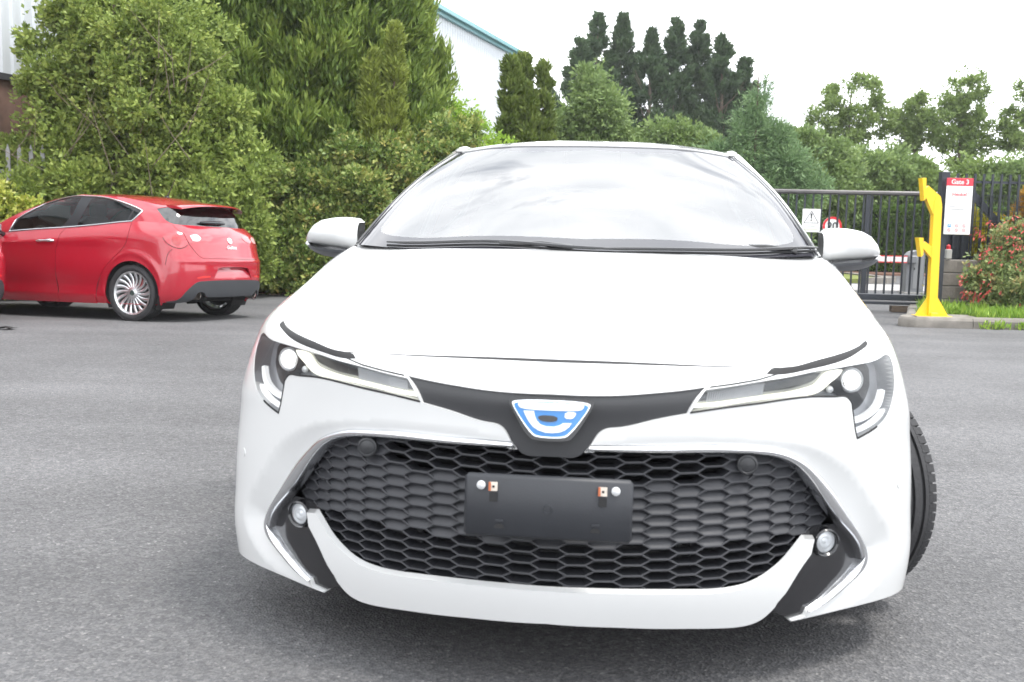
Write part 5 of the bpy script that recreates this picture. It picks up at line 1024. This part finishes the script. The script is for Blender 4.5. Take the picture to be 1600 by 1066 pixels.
# ================================================================ the pale shed behind the trees
def build_shed():
    root = empty('shed_building', (.14, 45, Z0)); tag(root, 'pale corrugated metal shed with teal eaves and brown brick base behind the trees', 'building')
    d = Vector((-.2874, -.9578, 0)); n = Vector((.9578, -.2874, 0)); H = 7.98; Ls = 52.0
    clad = mat('pale cladding', (.60, .63, .66), .45, .1, var=.04, vscale=2); brick = mat('brown brick', (.17, .10, .075), .85, var=.25, vscale=5, bump=.4, bscale=20); teal = mat('teal flashing', (.16, .36, .38), .4)
    V = []; F = []; k = 0; t = 0.0; prof = [(0, 0), (.10, 0), (.13, .04), (.20, .04), (.23, 0)]
    while t < Ls:
        for a, o in prof:
            p = d * (t + a) + n * o; V += [(p.x, p.y, 3.42), (p.x, p.y, H)]
        t += .25
    m = len(V) // 2; F = [[2 * i, 2 * i + 1, 2 * i + 3, 2 * i + 2] for i in range(m - 1)]
    mesh_obj('cladding_wall', V, F, clad, root, smooth=False)
    def slab(nm, o0, o1, z0, z1, mt, a=-.3, e=Ls):
        b = MB(); q = [d * a + n * o0, d * e + n * o0, d * e + n * o1, d * a + n * o1]; b.prism([(p.x, p.y) for p in q], z0, z1, 'xy'); return b.obj(nm, mt, root)
    slab('brick_base', -.3, .06, 0, 3.34, brick); slab('base_flashing', -.2, .12, 3.34, 3.44, mat('dark flashing', (.05, .05, .055), .5)); slab('eaves_fascia', -.3, .16, H - .02, H + .26, teal); slab('gutter', .16, .30, H + .10, H + .24, teal)
    b = MB(); q0 = n * -.05; e = d * Ls
    b.add([(q0.x, q0.y, H + .2), (q0.x + e.x, q0.y + e.y, H + .2), (e.x - n.x * 14, e.y - n.y * 14, H + 2.2), (-n.x * 14, -n.y * 14, H + 2.2)], [[0, 1, 2, 3]]); b.obj('roof', clad, root)
    c = Vector((0, 0, 0)); back = -n * 14; b = MB(); b.add([(c.x, c.y, 0), (back.x, back.y, 0), (back.x, back.y, H + 2.2), (c.x, c.y, H + .2)], [[0, 1, 2, 3]]); b.obj('gable_wall', clad, root)
    for s_ in (14, 22, 30, 38, 46):
        b = MB(); p = d * s_ + n * .18; b.tube([(p.x, p.y, .1), (p.x, p.y, H + .1)], .06, 8); b.obj('downpipe', mat('pale pipe', (.55, .57, .6), .5), root)
    return root
build_shed()

# ================================================================ fences, gate, posts
steel = mat('dark blue grey steel', (.030, .035, .045), .45, .2, var=.15, vscale=6); galv = mat('galvanised steel', (.34, .35, .36), .45, .7, var=.12, vscale=8)
root = empty('palisade_fence', (-9.15, 15.75, Z0)); tag(root, 'grey palisade fence behind the yellow-green shrub', 'fence')
pale_me = None
for i in range(26):
    x = -2.2 + i * .172
    if pale_me is None:
        b = MB(); b.prism([(-.032, 0), (.032, 0), (.032, 2.16), (.0, 2.26), (-.032, 2.16)], -.008, .008); o = b.obj('pale', galv, root); pale_me = o.data
    else: o = bpy.data.objects.new('pale', pale_me); COL.objects.link(o); o.parent = root
    o.location = (x, 0, 0)
for z in (.4, 1.86): MB().box((0, .03, z), (4.6, .04, .05)).obj('fence_rail', galv, root)
for x in (-2.2, .5, 2.25): MB().box((x, .07, 1.05), (.07, .07, 2.1)).obj('fence_post', galv, root)
# sliding gate
gt = empty('sliding_gate', (4.2, 16.55, Z0)); tag(gt, 'dark steel sliding gate of upright bars behind the white car', 'gate'); gt.rotation_euler = (0, 0, R(-6.0))
MB().box((-.6, 0, 1.845), (5.9, .10, .07), bev=.02).obj('top_rail', mat('worn steel rail', (.11, .105, .105), .35, .5, var=.2, vscale=4), gt)
b = MB(); b.box((-.6, 0, .235), (5.9, .12, .10), bev=.01); b.box((-.6, -.004, .145), (5.9, .13, .05), bev=.008); b.obj('bottom_rail', steel, gt)
me = None
for i in range(46):
    x = -3.5 + i * .128
    if abs(x - 1.30) < .05 or abs(x + 1.26) < .05: continue
    if me is None: o = MB().box((0, 0, 1.05), (.026, .026, 1.55)).obj('gate_bar', steel, gt); me = o.data
    else: o = bpy.data.objects.new('gate_bar', me); COL.objects.link(o); o.parent = gt
    o.location = (x, 0, 0)
for x in (-3.5, -1.26, 1.30, 2.28): MB().box((x, 0, 1.05), (.075, .07, 1.56)).obj('gate_stile', steel, gt)
MB().box((1.95, .0, .055), (.42, .16, .09)).obj('roller_block', mat('old timber', (.10, .075, .055), .9, var=.3, vscale=10), gt)
# warning sign on the gate
def text_mesh(name, body, size, m, parent, loc, rot, ex=.001, align='CENTER', bold=0.0, shear=0):
    cu = bpy.data.curves.new(name, 'FONT'); cu.body = body; cu.size = size; cu.extrude = ex; cu.align_x = align; cu.align_y = 'CENTER'; cu.offset = bold; cu.shear = shear
    t = bpy.data.objects.new(name, cu); COL.objects.link(t); me = bpy.data.meshes.new_from_object(t.evaluated_get(bpy.context.evaluated_depsgraph_get())); COL.objects.unlink(t); bpy.data.objects.remove(t)
    o = bpy.data.objects.new(name, me); COL.objects.link(o); me.materials.clear(); me.materials.append(m); o.parent = parent; o.location = loc; o.rotation_euler = rot; return o
UP = (R(90), 0, 0); white = mat('sign white', (.78, .78, .77), .45, var=.03); blk = mat('sign black', (.02, .02, .022), .5); redm = mat('sign red', (.62, .02, .03), .4)
ws = empty('warning_sign', (4.63, 16.44, 1.18)); tag(ws, 'white sign with black warning triangle hung on the gate bars', 'sign'); ws.rotation_euler = (0, 0, R(-6))
MB().box((0, 0, 0), (.275, .012, .36), bev=.004).obj('sign_plate', white, ws)
def outline(P, w, y, m, nm, parent):
    P = np.array(P, float); c = P.mean(0); Q = c + (P - c) * (1 - w); n = len(P); b = MB(); b.add([(a, y, z) for a, z in P] + [(a, y, z) for a, z in Q], [[i, (i + 1) % n, (i + 1) % n + n, i + n] for i in range(n)]); return b.obj(nm, m, parent)
outline([(-.118, -.04), (.118, -.04), (0, .155)], .12, -.0085, blk, 'triangle', ws)
MB().prism([(-.014, .11), (.014, .11), (.007, .03), (-.007, .03)], -.009, -.007).obj('exclamation_stroke', blk, ws)
MB().lathe([(-.009, .0005), (-.009, .012)], 'y', 16, (0, 0, .006)).obj('exclamation_dot', blk, ws)
text_mesh('sign_caption', 'Caution', .052, mat('sign grey print', (.42, .46, .42), .5), ws, (0, -.009, -.085), UP)
MB().box((0, -.0072, -.135), (.21, .002, .03)).obj('caption_bar', mat('sign pale green', (.62, .68, .55), .5), ws)
# speed sign
sp = empty('speed_sign', (6.1, 20.2, Z0)); tag(sp, 'round red-ringed speed limit sign reading 20 behind the gate', 'sign')
MB().tube([(0, .03, 0), (0, .03, 1.30)], .03, 10).obj('sign_pole', galv, sp)
MB().lathe([(.0, .0005), (.0, .185), (.012, .185), (.012, .0005)], 'y', 40, (0, 0, 1.32)).obj('sign_disc', white, sp, smooth=False)
MB().lathe([(-.002, .140), (-.002, .185)], 'y', 40, (0, 0, 1.32)).obj('red_ring', redm, sp)
text_mesh('numeral', '20', .20, blk, sp, (0, -.004, 1.32), UP, bold=.003)
# barrier with its cabinet
bc = empty('barrier_cabinet', (8.2, 21.5, Z0)); tag(bc, 'grey round-topped barrier cabinet behind the gate', 'cabinet')
pts = [(-.18, 0), (.18, 0), (.18, .84), (.12, .88)] + [(.0 + .12 * math.cos(a) - .0, .80 + .09 * math.sin(a)) for a in np.linspace(.6, 2.2, 5)] + [(-.15, .84), (-.18, .74)]
pts = [(-.18, 0), (.18, 0), (.18, .87), (.02, .87), (-.08, .84), (-.15, .77), (-.18, .66)]
MB().prism(pts, -.14, .16).obj('cabinet_body', mat('cabinet grey', (.16, .165, .175), .5, var=.1, vscale=4), bc); MB().box((.05, -.145, .42), (.20, .012, .66), bev=.004).obj('cabinet_door', mat('cabinet grey light', (.20, .205, .21), .5), bc); MB().box((-.03, -.156, .5), (.02, .012, .05)).obj('cabinet_lock', blk, bc)
MB().box((0, -.02, -.01), (.45, .4, .06)).obj('cabinet_plinth', mat('plinth concrete', (.30, .29, .27), .9), bc)
bp = empty('barrier_pole', (8.05, 21.3, .47)); tag(bp, 'red and white barrier pole held level beyond the gate', 'barrier')
for i in range(12): MB().box((-.06 - i * .34 - .17, 0, 0), (.34, .05, .115), bev=.012).obj('white_section', mat('barrier white', (.75, .74, .72), .4), bp)
for z in (.064, -.064): MB().box((-2.1, 0, z), (4.08, .054, .016)).obj('red_edge', redm, bp)
MB().box((.06, 0, 0), (.16, .10, .16), bev=.02).obj('pivot', mat('cabinet grey', (.16, .165, .175), .5), bp)
MB().box((-4.05, 0, -.33), (.05, .05, .70)).obj('end_prop', galv, bp)
# dark gate post, with the site sign
ps = empty('gate_post', (6.16, 15.2, Z0)); tag(ps, 'square dark steel gate post between the yellow post and the site sign', 'post')
MB().box((0, 0, 1.055), (.115, .12, 2.11)).obj('post_shaft', steel, ps); MB().box((0, 0, 2.118), (.125, .13, .014)).obj('post_cap', steel, ps); MB().lathe([(0, .03), (.02, .026), (.035, .0005)], 'z', 14, (.02, 0, 2.125)).obj('post_bolt', mat('barrier white', (.75, .74, .72), .4), ps)
sg = empty('site_sign', (6.315, 15.02, 1.42)); tag(sg, 'white site board with a red heading reading Gate 3', 'sign')
MB().box((0, 0, -.055), (.376, .014, .686), bev=.003).obj('sign_board', white, sg); MB().box((0, 0, .344), (.376, .0145, .110), bev=.002).obj('sign_header', mat('header red', (.60, .035, .06), .4), sg)
text_mesh('heading', 'Gate 3', .092, white, sg, (0, -.009, .342), UP, bold=.0014)
r2 = mat('sign red soft', (.66, .12, .14), .5); gy = mat('sign text grey', (.46, .47, .49), .5)
el = [(.138 * math.cos(a), .170 + .065 * math.sin(a)) for a in np.linspace(0, 2 * math.pi, 41)[:-1]]; outline(el, .045, -.0085, r2, 'oval_logo', sg)
text_mesh('logo_name', 'Henkel', .072, r2, sg, (0, -.009, .168), UP, bold=.0012)
text_mesh('sign_line', 'Research', .036, gy, sg, (-.145, -.009, .002), UP, align='LEFT', bold=.0006); text_mesh('sign_line', '& Development', .036, gy, sg, (-.145, -.009, -.038), UP, align='LEFT', bold=.0006)
g2 = mat('sign text pale', (.60, .61, .62), .5)
for z, w in ((-.105, .24), (-.128, .16), (-.165, .21), (-.188, .23), (-.211, .14)):
    x = -.15
    for k in range(9):
        l = .012 + .014 * ((k * 7 + int(abs(z) * 1000)) % 5) / 4
        if x + l > -.15 + w: break
        MB().box((x + l / 2, -.0076, z), (l, .001, .008)).obj('print_word', g2, sg); x += l + .007
for i in range(6):
    x = -.115 + (i % 3) * .105; z = -.275 - (i // 3) * .062
    if i == 0:
        MB().box((x, -.0078, z), (.046, .002, .046)).obj('pictogram_blue', mat('sign blue', (.05, .28, .55), .4), sg); text_mesh('pictogram_letter', 'P', .04, white, sg, (x, -.0095, z), UP, bold=.001)
    else:
        MB().lathe([(-.0082, .017), (-.0082, .024)], 'y', 24, (x, 0, z)).obj('pictogram_ring', r2, sg); MB().box((x, -.0084, z), (.034, .001, .005), Matrix.Rotation(R(45), 3, 'Y')).obj('pictogram_bar', r2, sg); MB().box((x, -.0080, z), (.014, .001, .016)).obj('pictogram_mark', gy, sg)
# yellow catcher post on the kerb
yp = empty('catcher_post', (5.70, 14.1, Z0 + .135)); tag(yp, 'bright yellow steel post with two hooked arms on the kerb end', 'post')
yel = mat('yellow paint', (.86, .55, .015), .42, var=.05, vscale=5)
MB().prism([(-.090, .0), (.020, .0), (-.010, 1.47), (-.035, 1.60), (-.105, 1.60), (-.118, 1.50)], -.055, .055).obj('upright', yel, yp)
MB().prism([(-.118, 1.36), (-.010, 1.50), (-.040, 1.61), (-.205, 1.745), (-.268, 1.665)], -.05, .05).obj('upper_arm', yel, yp)
MB().prism([(-.305, 1.845), (-.250, 1.845), (-.238, 1.58), (-.260, 1.545)], -.07, .07).obj('upper_hook', yel, yp)
MB().prism([(-.094, .775), (-.094, .93), (-.200, 1.005), (-.248, .945)], -.05, .05).obj('lower_arm', yel, yp)
MB().prism([(-.300, 1.055), (-.235, 1.055), (-.222, .83), (-.248, .80)], -.07, .07).obj('lower_hook', yel, yp)
for s in (-1, 1):
    o = MB().prism([(-.035 + s * .05, .0), (-.035 + s * .22, .0), (-.035 + s * .22, .015), (-.035 + s * .05, .29)], -.006, .006).obj('gusset', yel, yp)
MB().box((-.03, -.06, .03), (.09, .10, .05), bev=.004).obj('foot_block', yel, yp); MB().box((-.03, 0, .006), (.46, .24, .012)).obj('base_plate', yel, yp)
# concrete kerb island with grass
conc = mat('weathered concrete', (.19, .175, .155), .9, var=.28, vscale=5, bump=.5, bscale=40)
kb = empty('kerb', (5.2, 13.8, Z0)); kb['kind'] = 'structure'
prof = [(0, 0), (.0, .10), (.03, .135), (.24, .14), (.25, .0)]
path = [(1.3, 3.3), (.55, 1.4), (.22, .65), (.06, .38), (.0, .20), (.05, .06), (.17, .0)]
path = smooth_poly(path, False, 80, 5) + [(x, -.02 - .004 * x) for x in (.9, 1.6, 2.5, 3.4, 4.3, 5.2, 7.0)]
P = np.array(path); Tn = unit(np.gradient(P, axis=0)); Nn = np.stack([-Tn[:, 1], Tn[:, 0]], 1); 
cuts = [0, 14, 25, 31, 33, 34, 35, 36, len(P) - 1]
for a, b_ in zip(cuts[:-1], cuts[1:]):
    b = MB(); seg = range(a, b_ + 1); V = []; m = len(prof); sh = .004
    for i in seg:
        q = P[i] + Tn[i] * (sh if i == a else (-sh if i == b_ else 0))
        for o, z in prof: V.append((q[0] + Nn[i][0] * o, q[1] + Nn[i][1] * o, z + .006 * math.sin(a * 2.1)))
    n = len(seg); F = [[i * m + j, i * m + j + 1, (i + 1) * m + j + 1, (i + 1) * m + j] for i in range(n - 1) for j in range(m - 1)] + [list(range(m)), [(n - 1) * m + j for j in range(m)][::-1]]
    b.add(V, F); b.obj('kerb_stone', conc, kb, smooth=True, sharp=40)
grd = [tuple(P[i] + Nn[i] * .20) for i in range(len(P))] + [(7.0, 3.4)]
o = MB(); o.prism([(a + 5.2, c + 13.8) for a, c in grd], Z0 - .02, Z0 + .115, 'xy'); tag(o.obj('verge', mat('verge soil', (.10, .085, .05), .95, var=.4, vscale=8)), kind='structure')
MB_ = [(5.36, 14.02), (5.9, 13.98), (6.5, 13.98)]
o = MB(); o.prism([(5.33, 14.0), (6.25, 13.99), (6.3, 14.45), (5.5, 14.5)], Z0 + .1, Z0 + .138, 'xy'); tag(o.obj('pavement', conc), kind='structure')
gp = np.array([(a + 5.2, c + 13.8) for a, c in grd]); n = 16000; q = np.stack([rng.uniform(5.3, 12, n * 2), rng.uniform(14.0, 17.2, n * 2)], 1); q = q[inpoly(q, gp)]; q = q[~((q[:, 0] < 6.3) & (q[:, 1] < 14.5))][:n]
C = np.column_stack([q, np.full(len(q), Z0 + .11)]); o = leaves('grass', C, np.tile([0, 0, 1.0], (len(C), 1)), leaf_mat('grass blades', [(.05, .10, .015), (.09, .16, .03), (.16, .22, .05)], .3), None, .11, .008, 4, .7, .6); tag(o, 'short green grass on the verge behind the kerb', 'grass', kind='stuff')
C = np.column_stack([rng.uniform(6.2, 7.2, 60), rng.uniform(13.70, 13.79, 60), np.full(60, Z0 + .01)]); o = leaves('weeds', C, np.tile([0, -.2, 1.0], (60, 1)), MATS['grass blades'], None, .09, .012, 5, .9, .5); tag(o, 'small green weeds at the foot of the kerb', 'weeds', kind='stuff')
# block wall
bw = empty('block_wall', (6.25, 15.3, Z0 + .1)); tag(bw, 'low grey concrete block wall behind the flowering bush', 'wall')
bm = mat('concrete block', (.22, .20, .18), .9, var=.2, vscale=7, bump=.5, bscale=40); me = None
for r in range(4):
    for c in range(7):
        if me is None: o = MB().box((0, 0, 0), (.43, .215, .183), bev=.01).obj('block', bm, bw); me = o.data
        else: o = bpy.data.objects.new('block', me); COL.objects.link(o); o.parent = bw
        o.location = (.22 + c * .44 - (.22 if r % 2 and c else 0), .12 + (.002 if (r + c) % 2 else 0), .095 + r * .193)
MB().box((1.45, .125, .39), (2.9, .20, .76)).obj('mortar', mat('mortar grey', (.16, .155, .145), .95), bw)
MB().box((.09, .02, .85), (.085, .08, .14), bev=.008).obj('beacon_box', mat('beacon box', (.42, .42, .40), .6), bw); MB().lathe([(0, .03), (.05, .028), (.07, .012), (.072, .0005)], 'z', 16, (.09, .02, .92)).obj('beacon', redm, bw)
# right-hand fence with weld mesh and a brace
fe = empty('bar_fence', (6.4, 15.75, Z0)); tag(fe, 'dark upright bar fence with wire mesh at the right edge', 'fence'); me = None
for i in range(40):
    if me is None: o = MB().box((0, 0, 1.10), (.030, .03, 2.08)).obj('fence_bar', steel, fe); me = o.data
    else: o = bpy.data.objects.new('fence_bar', me); COL.objects.link(o); o.parent = fe
    o.location = (.05 + i * .131, 0, 0)
for z in (.9, 2.02): MB().box((2.6, .02, z), (5.3, .03, .035)).obj('fence_rail', steel, fe)
b = MB()
for i in range(66): b.box((i * .08, -.03, 1.35), (.006, .006, .95))
for k in range(13): b.box((2.6, -.03, .9 + k * .077), (5.3, .006, .006))
o = b.obj('wire_mesh', steel, fe); o['kind'] = 'stuff'
MB().box((.66, .06, 1.62), (.10, .05, .78), Matrix.Rotation(R(-44), 3, 'Y')).obj('brace', steel, fe)
MB().box((.22, .05, .98), (.42, .03, .50)).obj('dark_panel', steel, fe)
# planting by the fence
fu = bushy('fuchsia_bush', 'flowering bush with hanging red blooms in front of the bar fence', 'shrub', (7.42, 15.0, Z0 + .1), [(0, 0, .68, .85, .6, .68), (-.42, -.1, .45, .55, .45, .48), (.5, 0, .85, .8, .55, .7)] + rb(12, .1, -.3, .7, .7, .25, .45, .18, .32), 12000, leaf_mat('fuchsia leaves', [(.03, .055, .022), (.06, .09, .04), (.10, .13, .065), (.19, .13, .08)], .25), .055, .018, 6, seed=95, rough=.35)
C, D, T = blob_points([(0, -.05, .7, .9, .65, .72), (-.42, -.15, .48, .58, .48, .5), (.5, -.05, .88, .82, .58, .72)], 560, 96, .35, 8, clump=0); leaves('blossom', C, D, leaf_mat('red blossom', [(.42, .05, .07), (.60, .11, .13), (.66, .24, .24)], .3, .5, 1.0), fu, .06, .012, 4, droop=1.6)
for i, (x, y, h, r, lab) in enumerate(((7.0, 16.5, 1.55, .34, 'small golden conifer behind the bar fence beside the sign'), (7.55, 16.6, 1.3, .36, 'low golden conifer behind the flowering bush'), (8.05, 16.4, 1.8, .40, 'golden conifer with orange tips at the right edge'))):
    conifer('golden_conifer', lab, (x, y, Z0 + .1), h, r, 3600, leaf_mat('golden sprays' + ('' if i < 2 else ' orange'), [(.16, .16, .012), (.30, .29, .02), (.46, .42, .03)] if i < 2 else [(.20, .15, .03), (.36, .22, .05), (.45, .28, .08)], .25, .5, 1.1), .11, .02, 'golden conifers by the fence', seed=100 + i, rag=.12, pw=.5, per=5, trunk_r=.04)
# the road beyond the gate: pale concrete strip, verge and kerb
o = MB(); o.prism([(4.5, 21.9), (14, 22.3), (14, 24.6), (4.5, 24.2)], Z0 - .05, Z0 + .006, 'xy'); tag(o.obj('road', mat('pale concrete road', (.33, .32, .31), .9, var=.12, vscale=2)), kind='structure')
o = MB(); o.prism([(5.5, 29.0), (20, 29.3), (20, 31.5), (5.5, 31.5)], Z0 - .05, Z0 + .05, 'xy'); tag(o.obj('hedge_bed', mat('red brown bark mulch', (.16, .085, .06), .95, var=.3, vscale=8)), kind='structure')
o = MB(); o.prism([(4.5, 24.6), (8.3, 24.8), (9.0, 25.6), (8.6, 27.6), (4.5, 28.0)], Z0 - .05, Z0 + .10, 'xy'); tag(o.obj('lawn', mat('lawn green yellow', (.16, .19, .045), .95, var=.25, vscale=6, bump=.6, bscale=50)), kind='structure')
o = MB(); o.prism([(8.3, 24.78), (8.9, 24.9), (9.35, 25.55), (8.95, 27.6), (8.6, 27.6), (9.0, 25.6)], Z0 - .05, Z0 + .13, 'xy'); tag(o.obj('kerb_edge', conc), kind='structure')

# the damp air between here and the far trees
hz_m = bpy.data.materials.new('summer haze'); hz_m.use_nodes = True; t = hz_m.node_tree; t.nodes.clear(); o_ = _n(t, 'ShaderNodeOutputMaterial'); pv = _n(t, 'ShaderNodeVolumePrincipled')
pv.inputs['Color'].default_value = (.93, .95, .97, 1); pv.inputs['Density'].default_value = .0006; pv.inputs['Anisotropy'].default_value = .2; t.links.new(pv.outputs[0], o_.inputs['Volume'])
o = MB().box((0, 45, 6.0), (260, 180, 14.6)).obj('haze', hz_m); tag(o, 'thin pale haze filling the yard', 'haze', kind='stuff')
